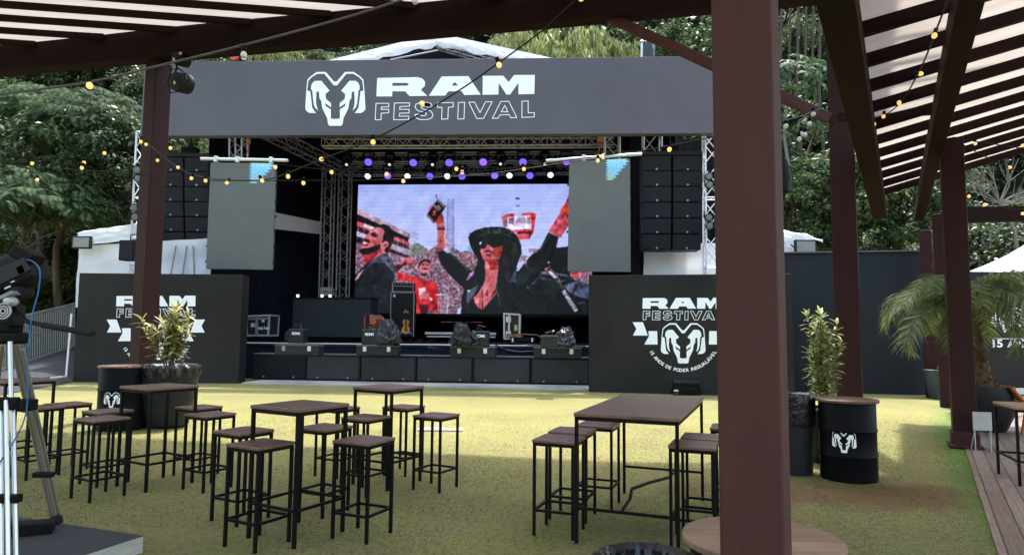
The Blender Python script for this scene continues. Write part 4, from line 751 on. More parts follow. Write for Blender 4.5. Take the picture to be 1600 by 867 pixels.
# rear riser and round table silhouette
e = empty('keyboard_riser', FP(720, 527, 4.4), 'low black riser with two pale metal bars below the video wall', 'riser'); boxk('deck', [(665, 521.5), (775, 522), (775, 528), (665, 528)], 4.6, 1.2, black, e); boxk('edge_bar', [(664, 518.5), (775, 519.5), (775, 523), (664, 522)], 4.5, .06, alu, e, 0); boxk('edge_bar', [(667, 524.5), (774, 525.5), (774, 527.5), (667, 526.5)], 4.45, .05, alu, e, 0)
e = empty('round_table', FP(724, 524, 6), 'dark round table standing under the middle of the video wall', 'table'); c = FP(724, 504, 6); MB().lathe([(.001, -.03), (.95, -.02), (.97, 0), (.9, .02), (.001, .025)], c, 32).build('table_top', mat('black_lacquer', (.01, .01, .01), .15), e, True); MB().tube([c, Vector((c.x, c.y, dz))], .05, 10).lathe([(.35, 0), (.3, .03), (.05, .05)], Vector((c.x, c.y, dz)), 20).build('pedestal', black, e, True)
# cables on the deck
for (pts, lb) in (([(668, 542), (700, 547), (720, 552), (760, 553)], 'a'), ([(775, 539), (790, 546), (812, 549.5), (833, 548)], 'b'), ([(770, 537), (800, 535), (840, 540), (915, 541)], 'c'), ([(388, 531), (420, 528), (440, 527), (462, 530)], 'd')):
    P3 = [G(x, y, dz+.02) if y < 543 else PL(x, y, at(0, 1.70, 0), FN) for x, y in pts]
    lbs = {'a': 'black cable sagging along the stage front left of the middle', 'b': 'grey cable drooping over the stage front below the guitar', 'c': 'grey cable lying on the stage floor near the right wing', 'd': 'grey cable lying on the stage floor near the left road case'}
    mb = MB(); mb.tube(P3, .025, 6); setp(mb.build('stage_cable', wirep if lb != 'a' else rubber), lbs[lb], 'cable', 'cables on the stage')
# small mic gear spots
rs = random.Random(12)
for i, x in enumerate((530, 640, 655, 672)):
    p = G(x, 533+rs.random()*2, dz); o = MB().box((0, 0, .05), (.3, .16, .1)).box((.05, 0, .12), (.12, .1, .05)).build('effects_pedal', caseb, None, bevel=.02); o.location = p; setp(o, ['small black pedal alone on the stage floor before the desk', 'small black pedal at the foot of the violin stand', 'middle small pedal right of the violin stand', 'small black pedal farthest right of the violin stand'][i], 'pedal', 'small pedals on the stage floor')
e = empty('mic_stand', G(702, 533, dz), 'thin black microphone stand in front of the video wall', 'stand'); p = G(702, 533, dz); MB().tube([p, p+Vector((0, 0, 1.5))], .014, 6).build('pole', black, e, True); MB().lathe([(.16, 0), (.15, .02), (.02, .04)], p, 16).build('base', black, e, True)
# ================================================================ TENTS, FENCE, SIDE WALLS
def sheet(pts, name, m, parent, sub=14, wav=.06, world=True):
    """pts 4 corners; wavy sheet"""
    a_, b, c, d = [Vector(p) for p in pts]; mb = MB(); n = sub; nn = (b-a_).cross(d-a_).normalized(); vs = []
    for j in range(n+1):
        for i in range(n+1):
            s_, t = i/n, j/n; p = (a_.lerp(b, s_)).lerp(d.lerp(c, s_), t); vs.append(p+nn*wav*(math.sin(s_*9+t*3)+.6*math.sin(s_*23-t*7)+.4*math.sin(t*15+s_*4))*.5)
    mb.add(vs, [(j*(n+1)+i, j*(n+1)+i+1, (j+1)*(n+1)+i+1, (j+1)*(n+1)+i) for j in range(n) for i in range(n)], True); return mb.build(name, m, parent, world)
e = empty('side_tent', Vector((-12.6, 25, 0)), 'white canvas tent behind the left printed panel with a scalloped roof edge', 'tent')
y1 = 24.6
sheet([D(124, 384, y1), D(330, 372, y1), D(330, 480, y1), D(118, 480, y1)], 'wall', canvas, e, 24, .09)
sheet([D(121, 364, y1-.2), D(240, 345, y1-.2), D(240, 370, y1-.2), D(123, 385, y1-.2)], 'valance', canvas, e, 20, .10)
a_ = D(121, 364, y1-.2); b = D(240, 345, y1-.2); sheet([a_, b, b+Vector((0, 5, .9)), a_+Vector((.6, 5, .9))], 'roof', canvas, e, 10, .05)
sheet([D(124, 384, y1), D(124, 384, y1)+Vector((.3, 5, 0)), D(118, 480, y1)+Vector((.3, 5, 0)), D(118, 480, y1)], 'wall', canvas, e, 8, .04)
mb = MB(); [mb.tube([D(x, 384, y1-.05), D(x+dx_, 440, y1-.05)], .025, 6) for x, dx_ in ((275, -10), (292, -8), (302, 2))]; mb.build('poles', alud, e, True)
e = empty('side_tent', Vector((5, 25, 0)), 'white canvas tent wall below the right speaker array', 'tent'); y1 = 24.8
sheet([D(1006, 380, y1), D(1275, 380, y1), D(1275, 470, y1), D(1006, 470, y1)], 'wall', canvas, e, 26, .1)
e = empty('side_tent', Vector((9.5, 24, 0)), 'white tent with crumpled roof edge rising over the black wall right of the big post', 'tent'); y1 = 23.5
sheet([D(1190, 358, y1), D(1270, 369, y1), D(1272, 388, y1), D(1190, 384, y1)], 'valance', canvas, e, 16, .14); sheet([D(1190, 382, y1+.1), D(1262, 386, y1+.1), D(1262, 450, y1+.1), D(1190, 450, y1+.1)], 'wall', canvas, e, 8, .03)
a_ = D(1190, 358, y1); b = D(1270, 369, y1); sheet([a_, b, b+Vector((0, 4, .8)), a_+Vector((0, 4, 1.2))], 'roof', canvas, e, 8, .08)
MB().tube([D(1268, 372, y1-.02), D(1285, 376, y1-.02), D(1284, 378, y1)], .03, 6).build('loose_strap', canvas, e, True)
e = empty('side_tent', G(1640, 610), 'white peaked tent behind the far right printed wall', 'tent'); y1 = 23.2
p0, p1, p2 = D(1506, 427, y1), D(1800, 427, y1), D(1680, 318, y1+2); N = 14; mb = MB(); vs = []
for j in range(N+1):
    t = j/N; a_ = p0.lerp(p2, t); b = p1.lerp(p2, t); sag = Vector((0, 0, -.3*math.sin(math.pi*t)))
    for i in range(7): vs.append(a_.lerp(b, i/6)+sag)
mb.add(vs, [(j*7+i, j*7+i+1, j*7+i+8, j*7+i+7) for j in range(N) for i in range(6)], True); mb.build('roof', canvas, e, True)
sheet([D(1505, 425, y1-.03), D(1700, 421, y1-.03), D(1700, 430, y1-.03), D(1505, 430, y1-.03)], 'valance', canvas, e, 14, .04)
def flood(px, py, y, s_, label):
    e = empty('floodlight', D(px, py, y), label, 'floodlight'); MB().box((0, 0, 0), (.62*s_, .12, .42*s_)).build('housing', caseb, e, bevel=.02); MB().box((0, -.065, 0), (.52*s_, .012, .32*s_)).build('glass', mat('pale_flood_glass', (.22, .22, .21), .25), e); MB().bar((-.33*s_, 0, 0), (-.33*s_, .2, .1), .03).bar((.33*s_, 0, 0), (.33*s_, .2, .1), .03).build('bracket', black, e)
flood(128.5, 379, 24.3, 1.0, 'rectangular floodlight on the left tent corner'); flood(1258, 386, 23.2, 1.1, 'rectangular floodlight on the tent right of the big post')
e = empty('wall_speaker', D(203, 392, 22.6), 'small black box speaker hanging before the left white tent', 'speaker'); MB().box((0, 0, 0), (.46, .4, .62)).build('cabinet', cabb, e, bevel=.02); MB().box((0, -.21, 0), (.4, .015, .55)).build('grille', grille, e); MB().tube([(0, 0, .3), (0, 0, .5), (.35, .1, .55)], .02, 6).build('bracket', black, e)
# floodlight at the foot of the right wing
e = empty('ground_floodlight', G(1072, 617), 'black floodlight on a low bracket standing on the grass before the right panel', 'floodlight')
MB().box((0, 0, .33), (.7, .22, .12), Matrix.Rotation(R(25), 3, 'X')).build('housing', cabb, e, bevel=.02); MB().box((0, 0, .08), (.75, .3, .05)).bar((-.36, 0, .08), (-.33, 0, .3), .04).bar((.36, 0, .08), (.33, 0, .3), .04).build('bracket', black, e); MB().box((-.3, -.13, .1), (.12, .03, .1)).build('tag', aluw, e); MB().tube([(.3, .0, .3), (.42, -.05, .15), (.35, -.05, .02)], .015, 6).build('cable', rubber, e)
# plain black wall on the right
fabw = mat('black_wall_fabric', (.014, .018, .023), .75, 0, .12, .6, .3, 3, stretch=(1, 1, .3))
a_ = G(1195, 611); b = G(1458, 617.5); zz = Vector((0, 0, D(1300, 394.5, (a_.y+b.y)/2/KF).z)); nn = Vector((-(b-a_).y, (b-a_).x, 0)).normalized()
e = empty('black_wall', (a_+b)/2, 'plain black fabric wall closing the lawn between the big post and the palm', 'wall'); q = [a_, b, b+zz, a_+zz]; MB().hexa(q, [p+nn*.15 for p in q]).build('fabric', fabw, e, True)
MB().bar(a_+zz+Vector((0, 0, .02)), b+zz+Vector((0, 0, .02)), .12, .04).build('top_rail', mat('grey_rail', (.1, .1, .11), .5), e, True)
# second wall with the emblem, behind the palm
y2 = 21.3*KF; D_ = D; D = lambda a, b, y: D_(a, b, y/KF); a_ = D(1476, 425, y2); b = D(1720, 425, y2); e = empty('printed_wall', Vector(((a_.x+b.x)/2, y2, 0)), 'black wall with white ram head print behind the palm at the far right', 'wall')
q = [Vector((a_.x, y2, .1)), Vector((b.x, y2, .1)), Vector((b.x, y2, b.z-.02)), Vector((a_.x, y2, b.z-.02))]; MB().hexa(q, [p+Vector((0, .12, 0)) for p in q]).build('board', blackp, e, True)
pl = lambda x, y: D(x, y, y2-.012); polys([[[(1548+(x-95)*(52/750), 481+(y-103)*(38/672)) for x, y in r] for r in g] for g in HEAD], pl, 'emblem', white, e)
text_mesh('15 ANOS', .3, 'lettering', white, e, [frame(D(1553+i*9.5, 542, y2-.012), Vector((1.25, 0, 0)), Vector((0, 0, 1))) for i in range(7)], .03); MB().bar(D(1553, 529, y2-.01), D(1640, 529, y2-.01), .02).build('rule_line', white, e, True)
MB().bar(Vector((a_.x, y2-.2, .12)), Vector((b.x, y2-.2, .12)), .2, .16).build('base_rail', aluw, e, True)
D = D_
# barrier and ramp on the left
e = empty('crowd_barrier', D(60, 560, 27), 'grey metal barrier with upright bars along the ramp at the far left', 'barrier')
T = lambda s_: (D(-60, 517, 22), D(118, 474, 27)); t0, t1 = T(0); b0, b1 = D(-60, 598, 22), D(118, 541, 27); mb = MB()
mb.bar(t0, t1, .06).bar(b0, b1, .05).bar(t0.lerp(b0, .45), t1.lerp(b1, .45), .03); mb.build('rails', mat('galvanised_steel', (.24, .26, .27), .5, .5), e, True); mb = MB()
for i in range(46): t = (i+.5)/46; mb.bar(t0.lerp(t1, t), b0.lerp(b1, t), .05, .02)
mb.build('bars', mat('galvanised_steel', (.24, .26, .27), .5, .5), e, True)
q = [G(-120, 640, .0), G(118, 596, .0), D(118, 541, 27), D(-60, 598, 22)]; q[0].z = .02; q[1].z = .02
setp(sheet([q[3]+Vector((0, .2, 0)), q[2]+Vector((0, .2, 0)), q[1], q[0]], 'ramp', carpet, None, 4, 0, False), kind='structure')
e = empty('guy_rope', G(104, 592), 'white rope slanting down beside the left printed panel', 'rope'); MB().tube([D(112, 490, 22.6), D(103, 590, 22.4)], .03, 6).tube([D(103, 588, 22.4), D(80, 590, 20)], .03, 6).build('rope', aluw, e, True)
# ================================================================ PERGOLA
RZ = R(-29); rot30 = Matrix.Rotation(RZ, 3, 'Z')
def post(px, py, s_, top, label, p=None, cuff=False, m=None):
    p = p or G(px, py); e = empty('pergola_post', p, label, 'post', 'maroon pergola posts', rz=RZ)
    MB().box((0, 0, top/2), (s_, s_, top)).build('timber', maroon if s_ < .25 else maroon_shaded, e, bevel=.012)
    if cuff:
        mb = MB(); n = 16; w_ = lambda a_, j: .0
        mb.box((0, 0, .12), (s_+.05, s_+.05, .24)).box((0, 0, .03), (s_+.14, s_+.14, .05)); o = mb.build('fabric_cuff', mat('dark_maroon_cloth', (.05, .018, .018), .7, 0, .3, 8, .8, 12), e, bevel=.03)
    return e
ZB = 6.9; YB = 11.5
LA, LB = G(0, 111, ZB), G(1120, 10, ZB); ld = (LB-LA).normalized(); ln = Vector((ld.y, -ld.x, 0)); ln = ln if ln.y < 0 else -ln
pL = (lambda p: p)(G(240, 95, ZB)); pLg = Vector((pL.x, pL.y, 0))-ln*.15
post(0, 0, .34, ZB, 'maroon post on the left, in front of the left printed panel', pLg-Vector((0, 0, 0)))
pBt = G(1300, 0, ZB); pB = G(1329, 660); pB = Vector((4.85, 10.2, 0))
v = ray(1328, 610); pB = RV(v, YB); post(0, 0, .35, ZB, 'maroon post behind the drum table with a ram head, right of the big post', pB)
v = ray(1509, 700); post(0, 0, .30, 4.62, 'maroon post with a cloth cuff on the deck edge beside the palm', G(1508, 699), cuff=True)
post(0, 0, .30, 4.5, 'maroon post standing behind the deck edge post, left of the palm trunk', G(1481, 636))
v = ray(1175, 520); post(0, 0, .213, 6.2, 'big maroon post closest to the camera, right of the middle', RV(v, 2.72))
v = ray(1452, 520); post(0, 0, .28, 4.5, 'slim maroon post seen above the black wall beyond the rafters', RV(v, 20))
e = empty('pergola_beam', pLg.lerp(pB, .5)+Vector((0, 0, ZB)), 'long heavy dark maroon beam crossing the top left of the view', 'beam')
A0 = LA-ld*6; B0 = pB.copy(); B0.z = ZB; B0 = LA+ld*((B0-LA).dot(ld)+.3)
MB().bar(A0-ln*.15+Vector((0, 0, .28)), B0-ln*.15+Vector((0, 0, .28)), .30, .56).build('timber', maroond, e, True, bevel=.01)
# brace from beam to the post
e = empty('pergola_brace', G(955, 32, ZB), 'thin maroon diagonal brace from the heavy beam down to the right post', 'brace')
ba = PL(952, 28, LA-ln*.15, ln); v = ray(1296, 186); bb = RV(v, YB-.15, True); MB().bar(ba, bb, .10, .16).build('timber', maroon, e, True, bevel=.01)
# left roof: joists towards the camera and canvas on top
J = Vector((-.989, -.145, 0)).normalized(); e = empty('pergola_roof', (LA+LB)/2+Vector((0, 0, .6)), 'striped pergola roof of dark joists under pale canvas, upper left', 'roof')
pa = PL(163, 50, LA-ln*0, ln); pb = PL(275, 37.5, LA, ln); step = (pb-pa).length; n0 = -3
for i in range(-3, 13):
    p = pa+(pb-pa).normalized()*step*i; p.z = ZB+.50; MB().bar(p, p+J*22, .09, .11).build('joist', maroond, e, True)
zc = ZB+.56
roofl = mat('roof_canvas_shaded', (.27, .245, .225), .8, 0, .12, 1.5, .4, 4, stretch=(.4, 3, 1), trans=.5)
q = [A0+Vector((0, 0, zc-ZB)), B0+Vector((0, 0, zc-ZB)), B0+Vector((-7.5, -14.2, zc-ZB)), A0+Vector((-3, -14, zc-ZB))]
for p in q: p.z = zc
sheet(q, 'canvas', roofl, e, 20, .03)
# right roof
e = empty('pergola_roof', G(1480, 200, 4.4), 'striped pergola roof of dark joists and rafters under pale canvas over the deck at the right', 'roof')
Z1 = 4.1; P1 = G(1279, 0, Z1); P2 = G(1366, 342, Z1); rd = (P2-P1).normalized()
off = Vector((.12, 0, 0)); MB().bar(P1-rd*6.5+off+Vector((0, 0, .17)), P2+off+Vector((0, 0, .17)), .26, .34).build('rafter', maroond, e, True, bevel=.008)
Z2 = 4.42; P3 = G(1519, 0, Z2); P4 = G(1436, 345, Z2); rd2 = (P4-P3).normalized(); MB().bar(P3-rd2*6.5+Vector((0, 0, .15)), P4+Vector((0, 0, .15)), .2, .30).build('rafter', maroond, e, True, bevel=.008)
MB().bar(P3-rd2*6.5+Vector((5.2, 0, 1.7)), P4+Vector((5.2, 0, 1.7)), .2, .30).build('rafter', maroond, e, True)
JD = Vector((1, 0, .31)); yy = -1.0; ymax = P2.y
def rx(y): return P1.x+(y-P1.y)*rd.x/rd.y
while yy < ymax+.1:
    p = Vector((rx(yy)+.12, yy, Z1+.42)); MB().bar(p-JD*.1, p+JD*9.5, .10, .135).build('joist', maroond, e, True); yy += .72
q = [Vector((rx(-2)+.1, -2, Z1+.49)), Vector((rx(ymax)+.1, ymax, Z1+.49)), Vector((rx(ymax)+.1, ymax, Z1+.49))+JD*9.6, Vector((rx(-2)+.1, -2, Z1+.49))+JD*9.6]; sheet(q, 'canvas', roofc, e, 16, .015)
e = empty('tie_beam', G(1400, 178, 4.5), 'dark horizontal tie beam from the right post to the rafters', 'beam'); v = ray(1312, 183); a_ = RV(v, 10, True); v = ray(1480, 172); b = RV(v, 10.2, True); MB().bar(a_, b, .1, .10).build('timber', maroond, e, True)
e = empty('tie_beam', D(1550, 335, 17), 'dark horizontal beam at the far right above the white peaked tent', 'beam'); MB().bar(D(1484, 336, 17), D(1720, 333, 17), .2, .34).build('timber', maroond, e, True)
# lamp can hanging from the left post, dark lamp on the big post
def hang_can(p, label, r=.17, yoke=True, aim=(.42, .9, .12)):
    e = empty('hanging_spotlight', p, label, 'spotlight'); d = Vector(aim).normalized(); rot = d.to_track_quat('Z', 'Y').to_matrix()
    MB().lathe([(r*.5, -.16), (r*.92, -.14), (r, -.05), (r, .14), (r*.9, .14), (r*.88, .08)], (0, 0, 0), 24, rot).build('housing', cabb, e); mb = MB(); x = rot @ Vector((1, 0, 0)); mb.tube([x*r*1.1, x*r*1.25+Vector((0, 0, .12)), Vector((-.1, -.02, .3)), Vector((-.16, -.02, .62))], .018, 6).tube([x*-r*1.1, x*-r*1.4+Vector((-.06, 0, .1)), Vector((-.1, -.02, .3))], .014, 6).build('yoke', black, e)
    MB().tube([(-.05, 0, -.17), (-.2, .0, -.2), (-.28, 0, .0), (-.2, 0, .3)], .01, 6).build('cable', rubber, e); MB().box((-.06, -.14, -.05), (.05, .02, .06)).box((.05, -.14, .07), (.05, .02, .05)).build('labels', aluw, e)
v = ray(284, 130); yl = (pLg.y-.35)/KF; hang_can(RV(v, yl, True), 'round black spotlight hanging from the heavy beam beside the left post', .19)
v = ray(283, 94); hang_can(RV(v, yl, True), 'black spotlight tucked under the heavy beam above the other spotlight', .12)
v = ray(1216, 272); e = empty('post_speaker', RV(v, 3.1, True), 'dark rounded speaker hung behind the right edge of the big post', 'speaker'); MB().lathe([(.015, -.09), (.045, -.08), (.055, -.02), (.045, .03), (.035, .06), (.01, .075)], (0, 0, 0), 20).build('housing', black, e); MB().tube([(0, 0, .06), (-.06, -.02, .12)], .01, 6).build('bracket', black, e)
# hoist on top of the fascia
e = empty('chain_hoist', FP(375, 96, .3), 'small orange and white hoist sitting on the top edge of the fascia', 'hoist'); MB().box(FP(376, 88, .3), (.3, .2, .3)).build('body', cabb, e, True, bevel=.03); MB().lathe([(.001, -.1), (.13, -.09), (.15, 0), (.13, .09), (.001, .1)], FP(367, 90, .2), 16, Matrix.Rotation(R(90), 3, 'X')).build('drum', emis('x', (0, 0, 0), 0) if False else mat('orange_red_paint', (.6, .11, .05), .4), e, True); MB().box(FP(381, 78, .25), (.13, .1, .22)).box(FP(381, 90, .25), (.1, .1, .18)).build('hook_block', aluw, e, True)
e = empty('chain_hoist', FP(938, 222, 1.4), 'small rusty orange hoist hanging above the right panel', 'hoist'); MB().box(FP(938, 218, 1.4), (.2, .2, .24)).build('body', mat('rust_orange', (.35, .12, .05), .5), e, True, bevel=.04); MB().tube([FP(937, 222, 1.4), FP(936, 243, 1.4)], .03, 6).build('chain', mat('rust_orange', (.35, .12, .05), .5), e, True)
e = empty('chain_hoist', FP(392, 222, 1.4), 'small orange hoist hanging above the left panel', 'hoist'); MB().box(FP(389, 222, 1.4), (.12, .12, .2)).build('body', mat('rust_orange', (.35, .12, .05), .5), e, True, bevel=.04); MB().tube([FP(389, 222, 1.4), FP(388, 248, 1.4)], .02, 6).build('chain', mat('rust_orange', (.35, .12, .05), .5), e, True)
e = empty('wrapped_speaker', FP(1012, 96, .6), 'dark bundle and thin mast standing on the right part of the fascia', 'bundle'); MB().lathe([(.2, -.4), (.22, -.1), (.2, .2), (.12, .36), (.02, .4)], FP(1013, 80, .6), 20, None, lambda a_, j: .06*math.sin(5*a_+j)).build('cloth', bag, e, True); MB().tube([FP(1003, 96, .5), FP(1003, 66, .5)], .04, 8).lathe([(.001, -.08), (.09, 0), (.001, .08)], FP(1003, 66, .5), 10).build('mast', aluw, e, True)
# ================================================================ FURNITURE
def stool_proto(w_=.345, h_=.76):
    e = empty('bar_stool', (0, 0, 0), 'x', 'stool'); t = .0225; a_ = w_/2-t/2
    MB().box((0, 0, h_-.012), (w_+.012, w_+.012, .024)).build('seat', wood, e, bevel=.004)
    MB().bar((-a_, -a_, h_-.038), (a_, -a_, h_-.038), t).bar((-a_, a_, h_-.038), (a_, a_, h_-.038), t).bar((-a_, -a_, h_-.038), (-a_, a_, h_-.038), t).bar((a_, -a_, h_-.038), (a_, a_, h_-.038), t).build('seat_frame', black, e)
    for sx in (-1, 1):
        for sy in (-1, 1): MB().bar((sx*a_, sy*a_, 0), (sx*a_, sy*a_, h_-.024), t, up=(1, 0, 0)).build('leg', black, e)
    z = .20; b = a_-t/2; tt = t*.85
    for p, q in (((-b, -a_, z), (b, -a_, z)), ((-b, a_, z), (b, a_, z)), ((-a_, -b, z), (-a_, b, z)), ((a_, -b, z), (a_, b, z))): MB().bar(p, q, tt).build('foot_rail', black, e)
    return e
def table_proto(w_, l_, h_, long=False, m=wood):
    e = empty('bar_table', (0, 0, 0), 'x', 'table'); t = .026; a_ = w_/2-t/2; b = l_/2-t/2
    MB().box((0, 0, h_-.014), (w_+.014, l_+.014, .028)).build('table_top', m, e, bevel=.004)
    MB().bar((-a_, -b, h_-.044), (a_, -b, h_-.044), t).bar((-a_, b, h_-.044), (a_, b, h_-.044), t).bar((-a_, -b, h_-.044), (-a_, b, h_-.044), t).bar((a_, -b, h_-.044), (a_, b, h_-.044), t).build('top_frame', black, e)
    for sx in (-1, 1):
        for sy in (-1, 1): MB().bar((sx*a_, sy*b, 0), (sx*a_, sy*b, h_-.028), t, up=(1, 0, 0)).build('leg', black, e)
    z = .27; a2 = a_-t/2; b2 = b-t/2
    for s_ in (-1, 1): MB().bar((-a2, s_*b, z), (a2, s_*b, z), t*.8).build('foot_rail', black, e)
    if long: MB().tube([(-a_*.1, -b, z), (-a_*.15, -b*.5, z), (-a_*.3, -b*.1, z), (-a_*.05, b*.25, z), (a_*.3, b*.6, z), (a_*.35, b, z)], .014, 6).build('foot_rail', black, e)
    else:
        for s_ in (-1, 1): MB().bar((s_*a_, -b2, z), (s_*a_, b2, z), t*.8).build('foot_rail', black, e)
    return e
sp = stool_proto(); used = [False]
def quadc(pts, z): P = [G(*p, z) for p in pts]; c = sum(P, Vector())/4; a1 = math.atan2((P[1]-P[0]).y, (P[1]-P[0]).x); a2 = math.atan2((P[2]-P[3]).y, (P[2]-P[3]).x); return c, (a1+a2)/2
def put_stool(c, rz, label, group):
    o = sp if not used[0] else copy_tree(sp); used[0] = True; o.location = (c.x, c.y, 0); o.rotation_euler = (0, 0, rz); setp(o, label, 'stool', group)
def st(quad, label, group, rz=None):
    c, r_ = quadc(quad, .76); put_stool(c, rz if rz is not None else r_, label, group)
def sc(px, py, rz, label, group): put_stool(G(px, py, .76), R(rz), label, group)
g1, g2, g3, g4 = 'stools around the leftmost square tables', 'stools around the front square table', 'stools around the back square table', 'stools along the long table'
sc(62, 634.5, -30, 'bar stool half hidden behind the camera tripod at the far left', g1)
sc(107, 629.5, -30, 'bar stool right of the tripod, between the leftmost table and the left drum', g1)
sc(169, 640.5, -30, 'bar stool standing before the left drum, behind another stool', g1)
sc(160, 652, -30, 'bar stool in front of the left drum, left of the second square table', g1)
sc(311, 634.5, -30, 'bar stool right of the second square table, the farther of two', g1)
sc(329, 645.5, -30, 'bar stool right of the second square table, the nearer of two', g1)
sc(381, 671, -30, 'bar stool left of the front square table, just behind the foremost stool', g2)
sc(408, 691, -28, 'foremost bar stool of all, left of the front square table', g2)
sc(507, 665.5, -28, 'bar stool right of the front square table, behind its right leg', g2)
sc(569.5, 685, -24, 'bar stool nearest the middle of the lawn, right of the front square table', g2)
sc(572, 650, -28, 'bar stool left of the back square table, with its seat below the table edge', g3)
sc(528, 635.5, -28, 'bar stool mostly hidden behind the front square table, far side', g3)
sc(631, 634, -28, 'bar stool behind the right legs of the back square table', g3)
sc(682, 647, -28, 'bar stool standing free at the right of the back square table', g3)
sc(874, 683.5, -21, 'foremost bar stool on the left side of the long table', g4)
sc(895, 671, -21, 'middle bar stool on the left side of the long table', g4)
sc(935, 661.5, -21, 'rear bar stool on the left side of the long table', g4)
sc(1084, 692.5, -21, 'foremost bar stool on the right side of the long table', g4)
sc(1100, 681, -21, 'middle bar stool on the right side of the long table', g4)
sc(1142, 666, -21, 'rear bar stool on the right side of the long table, beside the big post', g4)
sc(1640, 645, -20, 'bar stool under the table at the right edge of the deck', 'furniture on the deck')
tp = table_proto(.53, .53, 1.03); tu = [False]
def tb(c, rz, label):
    o = tp if not tu[0] else copy_tree(tp); tu[0] = True; o.location = (c.x, c.y, 0); o.rotation_euler = (0, 0, R(rz)); setp(o, label, 'table', 'square bar tables on the lawn')
tb(G(470, 631, 1.03), -30, 'square brown topped bar table in front, ringed by four stools')
tb(G(608, 603, 1.03), -30, 'square brown topped bar table farthest back near the middle of the stage')
tb(G(250, 602, 1.03), -30, 'square brown topped bar table standing before the left drum and pot')
tb(G(30, 592, 1.03), -28, 'brown topped bar table at the far left behind the tripod')
c, r_ = quadc([(897, 645), (1054, 652), (1104, 620), (971, 616)], 1.0)
o = table_proto(.80, 1.80, 1.0, True); o.location = (c.x, c.y, 0); o.rotation_euler = (0, 0, R(-21.5)); setp(o, 'long brown bar table with a bent foot rail left of the big post', 'table')
o = table_proto(.7, .7, .86, False, woodl); o.location = G(1626, 633, .86)-Vector((0, 0, .86)); o.rotation_euler = (0, 0, R(-20)); setp(o, 'bar table cut by the right edge of the view on the deck', 'table')
e = empty('lounge_chair', G(1600, 660), 'orange wooden armchair behind the deck table at the right edge', 'chair', rz=R(-20)); p = G(1600, 660); ow = mat('orange_varnished_wood', (.42, .13, .03), .35, 0, .2, 3)
v = ray(1580, 607); yk = 12.5*KF; pk = Vector((v.x/v.y*yk, yk, H+v.z/v.y*yk)); e.location = (pk.x+.35, yk, 0); e.rotation_euler = (0, 0, 0)
MB().bar((-.35, 0, .78), (-.1, .0, .5), .07, .04).bar((-.35, .55, .78), (-.1, .55, .5), .07, .04).bar((-.2, 0, 0), (-.1, 0, .5), .05).bar((-.2, .55, 0), (-.1, .55, .5), .05).bar((.4, 0, 0), (.4, 0, .5), .05).bar((.4, .55, 0), (.4, .55, .5), .05).build('frame', ow, e, bevel=.01)
MB().box((.15, .27, .42), (.55, .5, .05)).build('seat', ow, e, bevel=.01); mb = MB(); [mb.bar((-.36+.0*i, .05+.11*i, .8), (-.1, .05+.11*i, .45), .08, .02) for i in range(5)]; mb.build('backrest', ow, e)
# drums
def wrap_polys(pl, r_, z0, wd, hg, ang, name, m, parent, bb=(95, 103, 849, 775)):
    bm = bmesh.new(); sx = wd/(bb[2]-bb[0]); cx = (bb[0]+bb[2])/2
    for rings in pl:
        vv = [[Vector(((x-cx)*sx, (bb[3]-y)*hg/(bb[3]-bb[1]), 0)) for x, y in rr] for rr in rings]; flat = [p for rr in vv for p in rr]; bv = [bm.verts.new(p) for p in flat]
        for t in tessellate_polygon(vv):
            try: bm.faces.new([bv[i] for i in t])
            except ValueError: pass
    for i in range(-10, 11):
        x = i*wd/20; bmesh.ops.bisect_plane(bm, geom=bm.verts[:]+bm.edges[:]+bm.faces[:], plane_co=(x, 0, 0), plane_no=(1, 0, 0))
    for v in bm.verts: a_ = ang+v.co.x/r_; v.co = Vector((math.cos(a_)*(r_+.004), math.sin(a_)*(r_+.004), z0+v.co.y))
    me = bpy.data.meshes.new(name); bm.to_mesh(me); bm.free(); return link(name, me, m, parent)
def drum_table(p, label, r_=.29, h_=.88, rt=.345, logo=None, rz=0, topm=wood, name='drum_table'):
    e = empty(name, p, label, 'drum table', 'black oil drum tables', rz=rz); H0 = h_-.03
    pr = [(r_*.97, 0), (r_, .01), (r_, H0*.30)]+[(r_+.012, H0*.325), (r_, H0*.35), (r_, H0*.62), (r_+.012, H0*.645), (r_, H0*.67), (r_, H0-.01), (r_*.98, H0)]
    MB().lathe(pr, (0, 0, 0), 48).build('drum', drum, e); MB().lathe([(rt-.004, H0), (rt, H0+.006), (rt, h_-.004), (rt-.005, h_)], (0, 0, 0), 56).build('table_top', topm, e)
    if logo is not None: wrap_polys(HEAD, r_, H0*.38, .25, .24, logo, 'emblem', white, e)
    return e
pR = Vector(G(1325, 737)); v = ray(1325, 700); pR = RV(v, 8.62)
drum_table(pR, 'black drum table with a white ram head facing the camera, left of the deck', .30, .90, .335, logo=math.atan2(-pR.y, -pR.x)-.13)
v = ray(191, 640); pD = RV(v, 12.3); drum_table(pD, 'black drum table before the left maroon post with its ram head turned aside', .36, 1.03, .385, logo=math.atan2(-pD.y, -pD.x)-.45)
v = ray(1185, 600); pN = RV(v, 3.3); drum_table(pN, 'drum table with a light walnut top, nearest the camera behind the big post', .30, .75, .335, topm=woodl)
